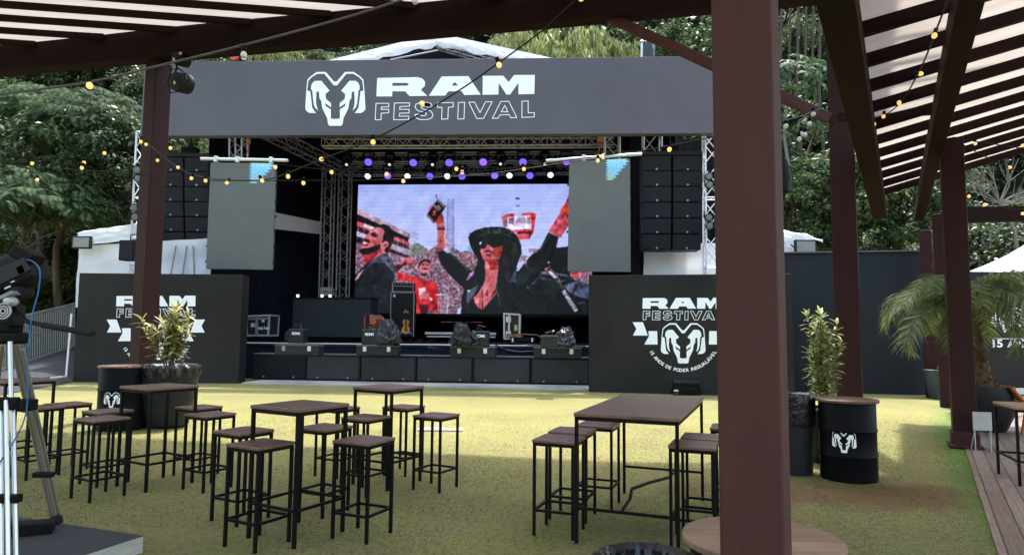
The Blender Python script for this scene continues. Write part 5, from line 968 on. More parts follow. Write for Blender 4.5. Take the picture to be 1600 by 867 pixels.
# bins with bags
def bin_(p, label, r_, h_, m=caseb, rim=.06, seed=1):
    e = empty('rubbish_bin', p, label, 'bin', 'black rubbish bins'); MB().lathe([(r_*.85, 0), (r_*.88, .02), (r_, h_), (r_*.97, h_), (r_*.9, h_*.9)], (0, 0, 0), 36).build('body', m, e)
    rs = random.Random(seed); ph = [rs.uniform(0, 6) for _ in range(4)]; wb = lambda a_, j: .02*math.sin(11*a_+ph[0]+j)+.02*math.sin(23*a_+ph[1]+j*2)+.015*math.sin(37*a_-j)
    MB().lathe([(r_*1.0, h_*.62), (r_*1.05, h_*.68), (r_*1.06, h_*.9), (r_*1.09, h_+.015), (r_*1.03, h_+.03), (r_*.92, h_+.01), (r_*.86, h_*.85), (r_*.8, h_*.5)], (0, 0, 0), 90, None, wb).build('bin_liner', bag, e)
v = ray(1240, 700); bin_(RV(v, 8.95), 'black bin with a plastic liner between the big post and the logo drum', .235, .90)
v = ray(1012, 885); tt = (.78-H)/v.z; bin_(Vector((v.x*tt, v.y*tt, 0)), 'black bin liner rim at the bottom edge of the view', .185, .78, seed=5)
# pots and plants
def leaves_mesh(name, m, parent, L, curved=True):
    """L: list of (base, dir, length, width, normal-ish)"""
    mb = MB()
    for (b, d, ln_, w_, n_) in L:
        d = d.normalized(); s_ = d.cross(n_).normalized()*w_/2; nn = s_.cross(d).normalized(); dr = Vector((0, 0, -ln_*.22)) if curved else Vector()
        mb.add([b, b+d*ln_*.35+s_-dr*.1, b+d*ln_*.35-s_-dr*.1, b+d*ln_*.72+s_*.8+dr*.45, b+d*ln_*.72-s_*.8+dr*.45, b+d*ln_+dr], [(0, 2, 1), (1, 2, 4, 3), (3, 4, 5)])
    return mb.build(name, m, parent)
yl_leaf = leafmat('variegated_leaf', (.28, .3, .08), (.55, .53, .22), (.78, .74, .45), .35, .45)
yl_leaf2 = leafmat('pale_green_leaf', (.15, .2, .06), (.32, .37, .13), (.52, .53, .27), .35, .45)
def shrub(p, z0, hgt, spread, label, stems, per, m, seed, lsz=.15):
    rs = random.Random(seed); e = empty('potted_shrub', p, label, 'plant', 'yellow leaved shrubs in pots'); mb = MB(); L = []
    for s_ in range(stems):
        a_ = rs.uniform(0, 6.28); r_ = rs.uniform(.0, spread)*(.5+.5*(s_/stems)); hh = hgt*rs.uniform(.55, 1.0) if s_ else hgt; tip = Vector((math.cos(a_)*r_, math.sin(a_)*r_*.8, z0+hh)); base = Vector((math.cos(a_)*.04, math.sin(a_)*.04, z0-.05)); mid = base.lerp(tip, .5)+Vector((rs.uniform(-.05, .05), rs.uniform(-.05, .05), 0))
        pts = [base, mid, tip]; mb.tube([base, base.lerp(mid, .5), mid, mid.lerp(tip, .5), tip], .012, 5, .005)
        for k in range(per):
            t = .22+.78*(k/per); q = base.lerp(mid, t*2) if t < .5 else mid.lerp(tip, t*2-1); aa = k*2.4+rs.uniform(-.4, .4); el = rs.uniform(-.1, .9) if t < .95 else rs.uniform(.5, 1.3)
            d = Vector((math.cos(aa)*math.cos(el), math.sin(aa)*math.cos(el), math.sin(el))); L.append((q, d, lsz*rs.uniform(.7, 1.2), lsz*.26, Vector((0, 0, 1))+d*.1))
    mb.build('stems', mat('green_brown_stem', (.13, .11, .06), .8), e); leaves_mesh('leaves', m, e, L); return e
v = ray(262, 640); pp = RV(v, 12.6); e = empty('plant_pot', pp, 'large black pot wrapped in shiny plastic right of the left drum', 'pot')
MB().lathe([(.25, 0), (.33, .05), (.42, .5), (.46, .96), (.43, .98), (.40, .9)], (0, 0, 0), 40).build('pot', potm, e); wb = lambda a_, j: .03*math.sin(13*a_+j)+.025*math.sin(29*a_-j*2)+.02*math.sin(47*a_)
MB().lathe([(.455, .84), (.47, .9), (.475, 1.0), (.44, 1.04), (.38, 1.02), (.3, .96)], (0, 0, 0), 110, None, wb).build('plastic_wrap', bag, e)
shrub(pp, 1.0, 1.05, .62, 'yellow leaved shrub growing from the plastic wrapped pot before the left panel', 16, 52, yl_leaf, 3, .23)
v = ray(1290, 640); pp = RV(v, 9.9); e = empty('plant_pot', pp+Vector((-.12, -.2, 0)), 'grey tapered pot between the bin and the logo drum', 'pot'); MB().lathe([(.14, 0), (.17, .03), (.25, .4), (.29, .68), (.26, .7), (.24, .64), (.01, .63)], (0, 0, 0), 36).build('pot', potm, e)
MB().lathe([(.24, .6), (.2, .67), (.1, .66), (.01, .665)], (0, 0, 0), 24, None, lambda a_, j: .05*math.sin(7*a_+j)).build('mulch', mat('bark_mulch', (.1, .055, .035), .9, 0, .5, 30, .9, 60), e)
shrub(pp+Vector((-.05, -.1, 0)), .65, 1.28, .28, 'tall pale yellow green shrub behind the logo drum', 15, 60, yl_leaf2, 8, .15)
# palm
e = empty('plant_pot', G(1541, 673), 'large dark rounded pot holding the palm on the deck', 'pot'); pc = G(1541, 673); MB().lathe([(.26, 0), (.30, .03), (.42, .3), (.46, .62), (.44, .78), (.405, .78), (.39, .72), (.01, .71)], (0, 0, 0), 44).build('pot', potm, e)
MB().lathe([(.38, .70), (.3, .76), (.15, .8), (.01, .82)], (0, 0, 0), 30, None, lambda a_, j: .05*math.sin(9*a_+j)).build('mulch', mat('bark_mulch', (.1, .055, .035), .9), e)
e = empty('plant_pot', G(1466, 623), 'slim grey pot beside the rear post below the black wall', 'pot'); MB().lathe([(.16, 0), (.2, .05), (.34, .75), (.31, .77), (.28, .7), (.01, .7)], (0, 0, 0), 32).build('pot', mat('grey_green_ceramic', (.05, .065, .07), .45), e)
palm = empty('palm_tree', pc+Vector((0, 0, 0)), 'feathery palm with drooping fronds and a shaggy trunk in the dark pot', 'palm'); rs = random.Random(21)
v = ray(1503, 478); yk = pc.y-.15; ct = Vector((v.x/v.y*yk, yk, H+v.z/v.y*yk))-pc; tr = [Vector((-.05, 0, .7)), Vector((-.06, 0, 1.1)), Vector((-.13, -.05, 1.6)), ct]
mb = MB(); mb.tube(tr, [.20, .15, .10, .08], 14)
for i in range(150):
    t = rs.random(); q = tr[0].lerp(tr[1], t*2) if t < .5 else tr[1].lerp(tr[3], t*2-1); a_ = rs.uniform(0, 6.28); r0 = .17-.08*t; d = Vector((math.cos(a_), math.sin(a_), .9)).normalized(); b = q+Vector((math.cos(a_)*r0, math.sin(a_)*r0, -.03)); mb.bar(b, b+d*rs.uniform(.07, .15), .035, .015)
mb.build('trunk', mat('palm_fibre', (.11, .07, .04), .95, 0, .5, 12, .9, 30), palm)
pm = leafmat('palm_leaf', (.07, .115, .032), (.145, .205, .062), (.29, .33, .14), .35, .4)
def frond(c, az, el, ln_, droop, seed):
    rs = random.Random(seed); mb = MB(); pts = []; p = c.copy(); e_ = el; n = 16
    for i in range(n+1):
        pts.append(p.copy()); d = Vector((math.cos(az)*math.cos(e_), math.sin(az)*math.cos(e_), math.sin(e_))); p = p+d*ln_/n; e_ -= droop/n*(.4+1.3*i/n)
    mb.tube(pts, .013, 5, .003)
    NL = 46
    for i in range(NL):
        t = .12+.88*i/NL; f = t*n; k = min(n-1, int(f)); q = pts[k].lerp(pts[k+1], f-k); d = (pts[k+1]-pts[k]).normalized(); side = d.cross(Vector((0, 0, 1))); side = side.normalized() if side.length > .1 else Vector((-math.sin(az), math.cos(az), 0)); upv = side.cross(d)
        for s_ in (-1, 1):
            L = ln_*.30*math.sin(math.pi*(.12+.82*t))**.7*rs.uniform(.85, 1.1); dd_ = (side*s_*.9+d*.62+upv*rs.uniform(-.1, .3)).normalized(); w_ = .016
            tip = q+dd_*L+Vector((0, 0, -L*.38)); mid = q+dd_*L*.55+Vector((0, 0, -L*.06)); ws = d*w_
            mb.add([q-ws*.5, q+ws*.5, mid+ws, mid-ws, tip], [(0, 1, 2, 3), (3, 2, 4)])
    return mb
for i in range(26):
    az = i*2.399+rs.uniform(-.2, .2); el = R(rs.uniform(25, 75)) if i < 16 else R(rs.uniform(0, 30)); ln_ = rs.uniform(1.25, 1.75); frond(ct, az, el, ln_, rs.uniform(1.7, 2.8), i).build('frond', pm, palm)
# silver sign on two legs
e = empty('small_sign', G(1537, 706), 'small blank silver plate on two thin legs beside the cuffed post', 'sign', rz=R(-12)); MB().box((0, 0, .43), (.24, .012, .26)).build('plate', mat('brushed_silver', (.45, .47, .48), .35, .6, .15, 3), e); MB().bar((-.1, .0, 0), (-.1, 0, .32), .012).bar((.1, 0, 0), (.1, 0, .32), .012).bar((-.1, .15, 0), (-.1, 0, .3), .012).bar((.1, .15, 0), (.1, 0, .3), .012).build('legs', alu, e)
# camera platform, tripod and television camera ------------------
zp = .12
pf = [G(224, 836, zp), G(-30, 797, zp), G(-900, 1100, zp), G(100, 877, zp)]; pf = [G(224, 836, zp), G(-40, 797, zp), G(-40, 797, zp)+Vector((-3.5, -3.5, 0)), G(60, 896, zp)+Vector((-.2, -.3, 0))]
e = empty('camera_platform', Vector((-4.4, 4.6, 0)), 'low grey carpeted platform with pale edges under the tripod', 'platform'); MB().hexa([p-Vector((0, 0, .004)) for p in pf], pf).build('carpet', carpet, e, True); MB().hexa([Vector((p.x, p.y, 0.0)) for p in pf], [p-Vector((0, 0, .006)) for p in pf]).build('frame', mat('pale_plywood_edge', (.42, .41, .36), .7, 0, .15, 4, stretch=(1, 1, 8)), e, True)
ty = 4.35
def TD(px, py, y=ty): return D(px, py, y)
tri = empty('tripod', TD(20, 800), 'silver television tripod standing on the low platform at the left edge', 'tripod')
mb = MB()
for (a_, b) in (((16, 534, 4.3), (18, 640, 4.22)), ((2, 625, 4.25), (3, 905, 4.05)), ((10, 625, 4.2), (13, 905, 4.0)), ((20, 625, 4.25), (26, 905, 4.05)), ((-9, 540, 4.4), (-14, 900, 4.2))): mb.tube([TD(*a_), TD(*b)], .0128, 10)
mb.build('leg', tube_m, tri, True)
mb = MB(); [mb.tube([TD(x0, y0, 4.5), G(x1, y1, zp)], .0125, 8) for x0, y0, x1, y1 in ((19, 538, 82, 812), (27, 538, 88, 815), (35, 545, 93, 809))]; mb.build('leg', tube_d, tri, True)
mb = MB(); [mb.tube([TD(x0, y0, 4.6), G(x1, y1, zp)], .012, 8) for x0, y0, x1, y1 in ((4, 538, -14, 700), )]; 
mb.build('leg', tube_d, tri, True)
for p_, d_ in ((TD(10, 630, 4.22), (.13, .05, .07)), (TD(41, 632, 4.75), (.11, .07, .07)), (TD(13, 778, 4.12), (.13, .05, .045)), (TD(68, 741, 5.15), (.13, .05, .035))): MB().box(p_, d_).build('leg_lock', black, tri, True, bevel=.008)
MB().lathe([(.02, 0), (.045, .01), (.04, .05), (.02, .07)], G(88, 818, zp), 12).build('foot', rubber, tri, True)
MB().box(TD(8, 528, 4.4), (.2, .16, .07)).box(TD(6, 510, 4.4), (.15, .14, .09)).build('bowl', black, tri, True, bevel=.02)
e = empty('television_camera', TD(15, 470, 4.3), 'black television camera with viewfinder tilted on the tripod head at the left edge', 'camera')
tl = Matrix.Rotation(R(-24), 3, 'Y'); tl = Matrix.Rotation(R(-26), 3, 'Y')
MB().box(TD(8, 435, 4.35), (.44, .2, .2), tl).box(TD(30, 452, 4.35), (.1, .16, .12), tl).build('body', cabb, e, True, bevel=.04, seg=3)
MB().box(TD(6, 430, 4.24), (.3, .02, .09), tl).box(TD(34, 422, 4.24), (.05, .02, .06), tl).build('side_panel', caseb, e, True, bevel=.006)
MB().box(TD(43, 400, 4.3), (.14, .12, .07), Matrix.Rotation(R(28), 3, 'Y')).bar(TD(30, 405, 4.3), TD(22, 412, 4.3), .04).build('viewfinder', black, e, True, bevel=.01)
MB().tube([TD(-10, 412, 4.3), TD(5, 402, 4.3), TD(25, 403, 4.3), TD(38, 412, 4.3)], .018, 8).build('handle', black, e, True)
MB().box(TD(12, 467, 4.3), (.17, .14, .025), tl).build('base_plate', alud, e, True, bevel=.005)
MB().box(TD(12, 449, 4.2), (.035, .006, .008), tl).box(TD(20, 440, 4.2), (.02, .006, .006), tl).build('markings', aluw, e, True); MB().lathe([(.01, -.02), (.012, .02)], TD(34, 408, 4.25), 8).lathe([(.01, -.02), (.012, .02)], TD(42, 415, 4.25), 8).build('connectors', aluw, e, True)
e = empty('fluid_head', TD(12, 495, 4.3), 'black tripod head with silver knobs under the television camera', 'tripod head'); RX90 = Matrix.Rotation(R(90), 3, 'X')
MB().box(TD(6, 492, 4.38), (.2, .12, .14)).build('body', cabb, e, True, bevel=.03); MB().lathe([(.001, -.03), (.026, -.03), (.03, 0), (.02, .03), (.001, .035)], TD(16, 471, 4.25), 20, RX90).build('knob', alu, e, True)
mb = MB()
for rr in (.046, .032, .018): mb.lathe([(rr, -.006), (rr, .004), (rr-.007, .004), (rr-.007, -.006)], TD(5, 486, 4.24), 28, RX90)
mb.build('drag_dial', alu, e, True)
MB().tube([TD(20, 482, 4.3), TD(34, 496, 4.25), TD(44, 503, 4.2), TD(70, 508, 4.1)], .0125, 8).build('pan_bar', black, e, True); MB().tube([TD(68, 508, 4.1), TD(146, 521, 3.95)], .0165, 12).build('pan_grip', rubber, e, True)
e = empty('camera_cable', TD(40, 560, 4.3), 'blue cable looping down from the television camera past the tripod', 'cable')
def spl(pts, n=8):
    P = [Vector(p) for p in pts]; out = []
    for i in range(len(P)-1):
        p0, p1, p2, p3 = P[max(i-1, 0)], P[i], P[i+1], P[min(i+2, len(P)-1)]
        for k in range(n):
            t = k/n; out.append(.5*((2*p1)+(-p0+p2)*t+(2*p0-5*p1+4*p2-p3)*t*t+(-p0+3*p1-3*p2+p3)*t**3))
    return out+[P[-1]]
MB().tube(spl([TD(38, 406, 4.25), TD(50, 408, 4.2), TD(62, 422, 4.15), TD(60, 455, 4.15), TD(50, 495, 4.15), TD(43, 560, 4.15), TD(43, 620, 4.15), TD(38, 655, 4.15), TD(18, 695, 4.15), TD(-10, 735, 4.15)]), .004, 6).build('sheath', blue, e, True)
e = empty('floor_box', G(30, 835, zp), 'flat black box lying on the platform between the tripod legs', 'box', rz=R(24)); MB().box((0, 0, .04), (.42, .14, .09)).build('body', black, e, bevel=.01); MB().lathe([(.02, 0), (.035, .01), (.035, .05), (.02, .06)], (-.27, -.02, .0), 14).build('wheel', alud, e)
# ================================================================ STRING LIGHTS
def bulbs(e, items, rad, lit=True):
    rad *= .74
    for (p, d) in items:
        d = d.normalized(); rot = d.to_track_quat('Z', 'Y').to_matrix(); s_ = rad
        sk_ = MB().lathe([(s_*.6, -s_*.4), (s_*.8, -s_*.2), (s_*.8, s_*1.4), (s_*.6, s_*1.7)], p, 12, rot).build('socket', black, e, True)
        MB().lathe([(s_*.45, s_*1.4), (s_*.62, s_*1.7), (s_*.95, s_*2.3), (s_*1.0, s_*2.8), (s_*.8, s_*3.4), (s_*.4, s_*3.7), (.001, s_*3.78)], p, 16, rot).build('bulb', bulb_e if lit else bulb_w, e, True)
def string(name, pts, bl, label, rad=.035, lit=True, cab=.008, m=stringc):
    """pts: (px,py,depth); bl: (px,py,depth,dx,dz)"""
    P = [D(*p) for p in pts]; e = empty(name, P[0], label, 'string lights', 'strings of festoon bulbs'); MB().tube(spl(P), cab, 5).build('cable', m, e, True)
    its = []
    for b in bl:
        px, py, d = b[:3]; dx, dz_ = (b[3], b[4]) if len(b) > 3 else (0, -1); dirv = Vector((dx, 0, dz_)).normalized(); c = D(px, py, d); its.append((c-dirv*rad*2.7, dirv))
    bulbs(e, its, rad, lit); return e
string('string_lights', [(-60, 160, 5), (0, 148, 5), (137, 129, 5), (270, 98, 5), (400, 66, 5), (560, 22, 5), (700, -25, 5)], [(141, 139, 5, .25, -1)], 'thick grey festoon cable sloping up across the heavy beam at the top left', .03, True, .0085, wirep)
string('bulb_pair', [(366, 74, 5), (378, 70, 5)], [(381, 91, 5, .05, -1), (649, 7, 5, .1, -1)], 'two unlit white bulbs hanging from the grey cable at the top left', .03, False, .006, wirep)
string('string_lights', [(960, -40, 6), (908, -6, 6.3), (845, 50, 6.6), (780, 98, 7), (720, 140, 7.2), (655, 180, 7.6), (582, 218, 8), (500, 250, 8.8), (450, 270, 9.5), (413, 281, 10), (352, 281, 11), (310, 275, 12), (278, 262, 12.6), (250, 240, 13), (232, 226, 13.4)],
       [(908, 2, 6.3, 0, -1), (781, 106, 7, .3, -1), (656, 161, 7.5, -1, .25), (583, 226, 8, .05, -1), (499, 249, 8.8, -1, -.05), (450, 279, 9.5, 0, -1), (411, 285, 10, .6, -1), (353, 288, 11, -.6, -1), (321, 285, 11.4, 0, -1), (298, 281, 11.8, -.4, -1), (278, 264, 12.4, 0, -1), (246, 253, 12.9, 0, -1), (228, 228, 13.1, 0, -1)], 'long festoon string running down across the fascia lettering to the left post', .036)
string('string_lights', [(190, 272, 13), (330, 282, 12.5), (473, 282, 12), (560, 282, 12), (640, 279, 12), (740, 274, 12), (820, 264, 12), (890, 253, 12), (945, 246, 12)], [(474, 289, 12, 0, -1), (630, 286, 12, 0, -1), (722, 272, 12), (819, 267, 12, .2, -1), (934, 254, 12)], 'lower nearly level festoon string crossing the hanging stage lights', .042)
string('string_lights', [(431, 256, 11), (518, 266, 11), (604, 269, 11), (713, 269, 11), (800, 263, 11), (900, 249, 11), (1000, 236, 10), (1060, 225, 9), (1150, 207, 8)], [(430, 264, 11), (518, 272, 11), (604, 275, 11), (713, 267, 11), (942, 247, 10.6, .4, -1), (1045, 237, 9.2, -.3, -1)], 'upper nearly level festoon string rising to the big post', .038)
string('string_lights', [(-40, 250, 14), (60, 261, 14), (160, 268, 14), (250, 274, 14)], [(50, 258, 14), (131, 257, 13.6), (127, 265, 13, -.3, -1), (163, 242, 14), (266, 234, 14), (220, 224, 14)], 'thin festoon string in front of the trees left of the left post', .042)
string('string_lights', [(-40, 275, 15), (20, 262, 15), (50, 258, 15)], [(58, 283, 14.5)], 'short festoon string with one low bulb at the far left trees', .04)
string('string_lights', [(1489, -30, 5.2), (1480, 2, 5.5), (1462, 50, 6), (1442, 100, 6.8), (1418, 145, 7.6), (1395, 172, 8.6), (1366, 186, 9.2), (1330, 183, 9.6)], [(1459, 60, 6, -.3, -1), (1442, 116, 6.9, 1, -.1), (1405, 164, 7.8, 0, -1), (1380, 185, 8.8, -.2, -1), (1366, 197, 9.2, 0, -1), (1343, 188, 9.5, 0, -1)], 'festoon string hanging along the near rafter of the right roof', .03)
string('string_lights', [(1470, 218, 11), (1492, 217, 11), (1530, 222, 11), (1600, 232, 11), (1660, 236, 11)], [(1490, 224, 11), (1524, 227, 11), (1598, 230, 11)], 'festoon string leaving the deck edge post to the right, the upper one', .032)
string('string_lights', [(1490, 218, 11), (1530, 240, 11), (1575, 262, 11), (1660, 296, 11)], [(1578, 264, 11)], 'festoon string leaving the deck edge post to the right, the lower one', .032)
string('string_lights', [(1488, 300, 15), (1515, 306, 15), (1545, 318, 15), (1600, 330, 15), (1650, 336, 15)], [(1514, 309, 15), (1539, 322, 15), (1598, 336, 15)], 'festoon string above the white peaked tent at the far right', .042)
string('string_lights', [(1200, 193, 8), (1245, 184, 9), (1284, 170, 9.8), (1268, 186, 9.7), (1262, 205, 9.6), (1245, 212, 9.4), (1225, 195, 9), (1215, 165, 8.6)], [(1228, 201, 9), (1249, 221, 9.4), (1252, 213, 9.4), (1258, 214, 9.5), (1265, 197, 9.6), (1271, 182, 9.7)], 'tangle of unlit white bulbs between the big post and the next post', .04, False)
e = string('string_lights', [(1500, 40, 6.5), (1472, 120, 8), (1468, 165, 9), (1474, 180, 10)], [], 'dark cable bundle twisted down the second rafter', .03, True, .016)
# ================================================================ TREES
def leafcloud(n_cl, per, R3, lsz, flat=.5, seed=0, droop=0, asp=.45, shell=.55):
    g = np.random.default_rng(seed); V = []; 
    d = g.normal(size=(n_cl, 3)); d /= np.linalg.norm(d, axis=1)[:, None]; rad = g.uniform(shell, 1, n_cl)[:, None]; cen = d*rad*np.array(R3); cen[:, 2] = np.abs(cen[:, 2])*np.sign(g.random(n_cl)-.3)
    cr = g.uniform(.12, .28, n_cl)*np.mean(R3)
    n = n_cl*per; o = g.normal(size=(n, 3)); o /= np.linalg.norm(o, axis=1)[:, None]; o *= g.random((n, 1))**.45; c = np.repeat(cen, per, 0); p = c+o*np.repeat(cr, per)[:, None]*np.array([1, 1, flat])
    ax = g.normal(size=(n, 3)); ax[:, 2] = ax[:, 2]*.5-.25-droop; ax += o*.8; ax /= np.linalg.norm(ax, axis=1)[:, None]; up = g.normal(size=(n, 3))*.6+np.array([0, 0, 1.0]); sd = np.cross(ax, up); sd /= np.linalg.norm(sd, axis=1)[:, None]
    L = lsz*g.uniform(.6, 1.3, n)[:, None]; W = L*asp; Vt = np.stack([p, p+ax*L*.5+sd*W*.5, p+ax*L, p+ax*L*.5-sd*W*.5], 1)
    Vt[:, 2, 2] -= (L[:, 0]*.15)
    return Vt
def vmesh(Vt, name):
    n = len(Vt); me = bpy.data.meshes.new(name); me.vertices.add(4*n); me.vertices.foreach_set('co', Vt.ravel()); me.loops.add(4*n); me.loops.foreach_set('vertex_index', np.arange(4*n, dtype=np.int32)); me.polygons.add(n); me.polygons.foreach_set('loop_start', np.arange(0, 4*n, 4, dtype=np.int32)); me.update(calc_edges=True); return me
def trunk_mesh(h, r_, seed, spread=1.5, nb=7):
    rs = random.Random(seed); mb = MB(); pts = [Vector((0, 0, -1)), Vector((rs.uniform(-.2, .2), rs.uniform(-.2, .2), h*.35)), Vector((rs.uniform(-.4, .4), rs.uniform(-.4, .4), h*.7)), Vector((rs.uniform(-.4, .4), rs.uniform(-.4, .4), h))]; mb.tube(spl(pts, 3), r_, 8, r_*.3)
    for i in range(nb):
        t = rs.uniform(.4, .95); b = pts[1].lerp(pts[3], t); a_ = rs.uniform(0, 6.28); L = spread*rs.uniform(.6, 1.1); q = b+Vector((math.cos(a_)*L, math.sin(a_)*L, L*rs.uniform(.2, .9))); mb.tube([b, b.lerp(q, .5)+Vector((0, 0, .15)), q], r_*.35, 5, r_*.08)
    me = bpy.data.meshes.new('trunk'); me.from_pydata(mb.v, [], mb.f); me.polygons.foreach_set('use_smooth', [True]*len(mb.f)); me.update(); return me
lf_dark = leafmat('dark_glossy_leaf', (.026, .046, .020), (.06, .092, .040), (.13, .165, .09), .25, .38)
lf_mid = leafmat('mid_green_leaf', (.028, .05, .018), (.06, .10, .032), (.12, .16, .065), .3, .5)
lf_yel = leafmat('yellow_green_leaf', (.09, .12, .03), (.17, .2, .06), (.28, .3, .11), .4, .5)
lf_fea = leafmat('feathery_leaf', (.024, .048, .018), (.042, .078, .028), (.07, .11, .045), .4, .8)
protos = {}
def proto(kind, me_c, me_t, mc, mt): me_c.materials.append(mc); me_t.materials.append(mt); protos[kind] = (me_c, me_t)
for i in range(3):
    proto(('glossy', i), vmesh(leafcloud(85, 130, (3.2, 3.2, 3.4), .30, .6, 10+i)+np.array([0, 0, 6.2]), 'crown'), trunk_mesh(6, .2, i, 2.6, 9), lf_dark, bark)
    proto(('broad', i), vmesh(leafcloud(90, 130, (3.4, 3.4, 3.0), .27, .5, 20+i, asp=.55)+np.array([0, 0, 6.0]), 'crown'), trunk_mesh(6, .2, 5+i, 2.6, 9), lf_mid, bark)
# feathery (acacia like): flat sprays of narrow leaflets
def spray_cloud(n_sp, R3, seed, ln=(.9, 1.6)):
    g = np.random.default_rng(seed); out = []
    for s_ in range(n_sp):
        d = g.normal(size=3); d /= np.linalg.norm(d); d[2] = abs(d[2])*.9-.2; b = d*np.array(R3)*g.uniform(.45, .95); az = math.atan2(d[1], d[0])+g.normal()*.6; L = g.uniform(*ln); e_ = g.uniform(-.1, .5)
        pts = []; p = b.copy(); n = 14
        for i in range(n): pts.append(p.copy()); v_ = np.array([math.cos(az)*math.cos(e_), math.sin(az)*math.cos(e_), math.sin(e_)]); p = p+v_*L/n; e_ -= .11
        sd = np.array([-math.sin(az), math.cos(az), 0])
        for i in range(n-1):
            for sg in (-1, 1):
                l_ = L*.32*math.sin(math.pi*(.15+.8*i/n)); a0 = pts[i]; dv = (pts[i+1]-pts[i]); dv = dv/np.linalg.norm(dv); t_ = a0+sd*sg*l_+dv*l_*.5+np.array([0, 0, -l_*.25]); w_ = dv*.03; m_ = a0+(t_-a0)*.5; out.append([a0, m_+w_, t_, m_-w_])
    return np.array(out)
proto(('feather', 0), vmesh(spray_cloud(640, (3.4, 3.4, 2.6), 31, (.6, 1.1))+np.array([0, 0, 5.6]), 'crown'), trunk_mesh(5.6, .16, 11, 2.6, 8), lf_fea, bark)
proto(('feather', 1), vmesh(spray_cloud(640, (3.6, 3.2, 2.4), 32, (.6, 1.1))+np.array([0, 0, 5.6]), 'crown'), trunk_mesh(5.6, .16, 12, 2.6, 8), lf_fea, bark)
# bamboo: drooping plumes of thin hanging leaves
def plume(n_c, per, seed):
    g = np.random.default_rng(seed); out = []
    for c in range(n_c):
        az = g.uniform(0, 6.28); rr = g.uniform(.3, 2.6); top = np.array([math.cos(az)*rr, math.sin(az)*rr, g.uniform(5.5, 9.2)-.2*rr]); a2 = az+g.normal()*.4
        for k in range(per):
            t = g.random(); p = top+np.array([math.cos(a2)*t*1.2, math.sin(a2)*t*1.2, -2.2*t*t-.1])+g.normal(size=3)*.12; l_ = g.uniform(.35, .65); ax = np.array([g.normal()*.25+math.cos(a2)*.2, g.normal()*.25+math.sin(a2)*.2, -1]); ax /= np.linalg.norm(ax); sd = np.cross(ax, g.normal(size=3)); sd /= np.linalg.norm(sd); out.append([p, p+ax*l_*.4+sd*.045, p+ax*l_, p+ax*l_*.4-sd*.045])
    return np.array(out)
mbb = MB(); g_ = random.Random(3)
for i in range(22): a_ = g_.uniform(0, 6.28); mbb.tube([Vector((math.cos(a_)*.4, math.sin(a_)*.4, -1)), Vector((math.cos(a_)*.8, math.sin(a_)*.8, 4)), Vector((math.cos(a_)*1.6, math.sin(a_)*1.6, 7.6)), Vector((math.cos(a_)*2.6, math.sin(a_)*2.6, 8.2))], .05, 6, .015)
mt_ = bpy.data.meshes.new('stems'); mt_.from_pydata(mbb.v, [], mbb.f); proto(('bamboo', 0), vmesh(plume(85, 130, 41), 'crown'), mt_, lf_yel, mat('bamboo_cane', (.16, .17, .06), .5))
# palmate (cecropia like) big lobed leaves
def palmate(n_l, seed):
    g = np.random.default_rng(seed); out = []
    for k in range(n_l):
        d = g.normal(size=3); d /= np.linalg.norm(d); d[2] = abs(d[2]); c = d*np.array([1.9, 1.9, 1.9])*g.uniform(.6, 1); nrm = (d+np.array([0, -.5, .9])+g.normal(size=3)*.25); nrm /= np.linalg.norm(nrm); u = np.cross(nrm, [0, 1, .2]); u /= np.linalg.norm(u); v_ = np.cross(nrm, u); r_ = g.uniform(.42, .65)
        for j in range(8):
            a_ = j*2*math.pi/8.6+.3; ax = u*math.cos(a_)+v_*math.sin(a_); sd = np.cross(nrm, ax); t_ = c+ax*r_-nrm*r_*.35; m_ = c+ax*r_*.6-nrm*.05; out.append([c, m_+sd*r_*.17, t_, m_-sd*r_*.17])
    return np.array(out)
proto(('palmate', 0), vmesh(palmate(46, 51)+np.array([0, 0, 7.4]), 'crown'), trunk_mesh(7.6, .11, 14, 1.5, 7), leafmat('palmate_leaf', (.022, .05, .02), (.04, .078, .033), (.07, .11, .05), .3, .65), barkp)
NM = {'glossy': 'evergreen_tree', 'broad': 'broadleaf_tree', 'feather': 'feathery_tree', 'bamboo': 'bamboo_clump', 'palmate': 'palmate_tree'}
DS = {'glossy': 'dark glossy leaved tree', 'broad': 'mid green bushy tree', 'feather': 'feathery fine leaved tree', 'bamboo': 'yellow green drooping bamboo clump', 'palmate': 'tree with big hand shaped leaves on a thin trunk'}
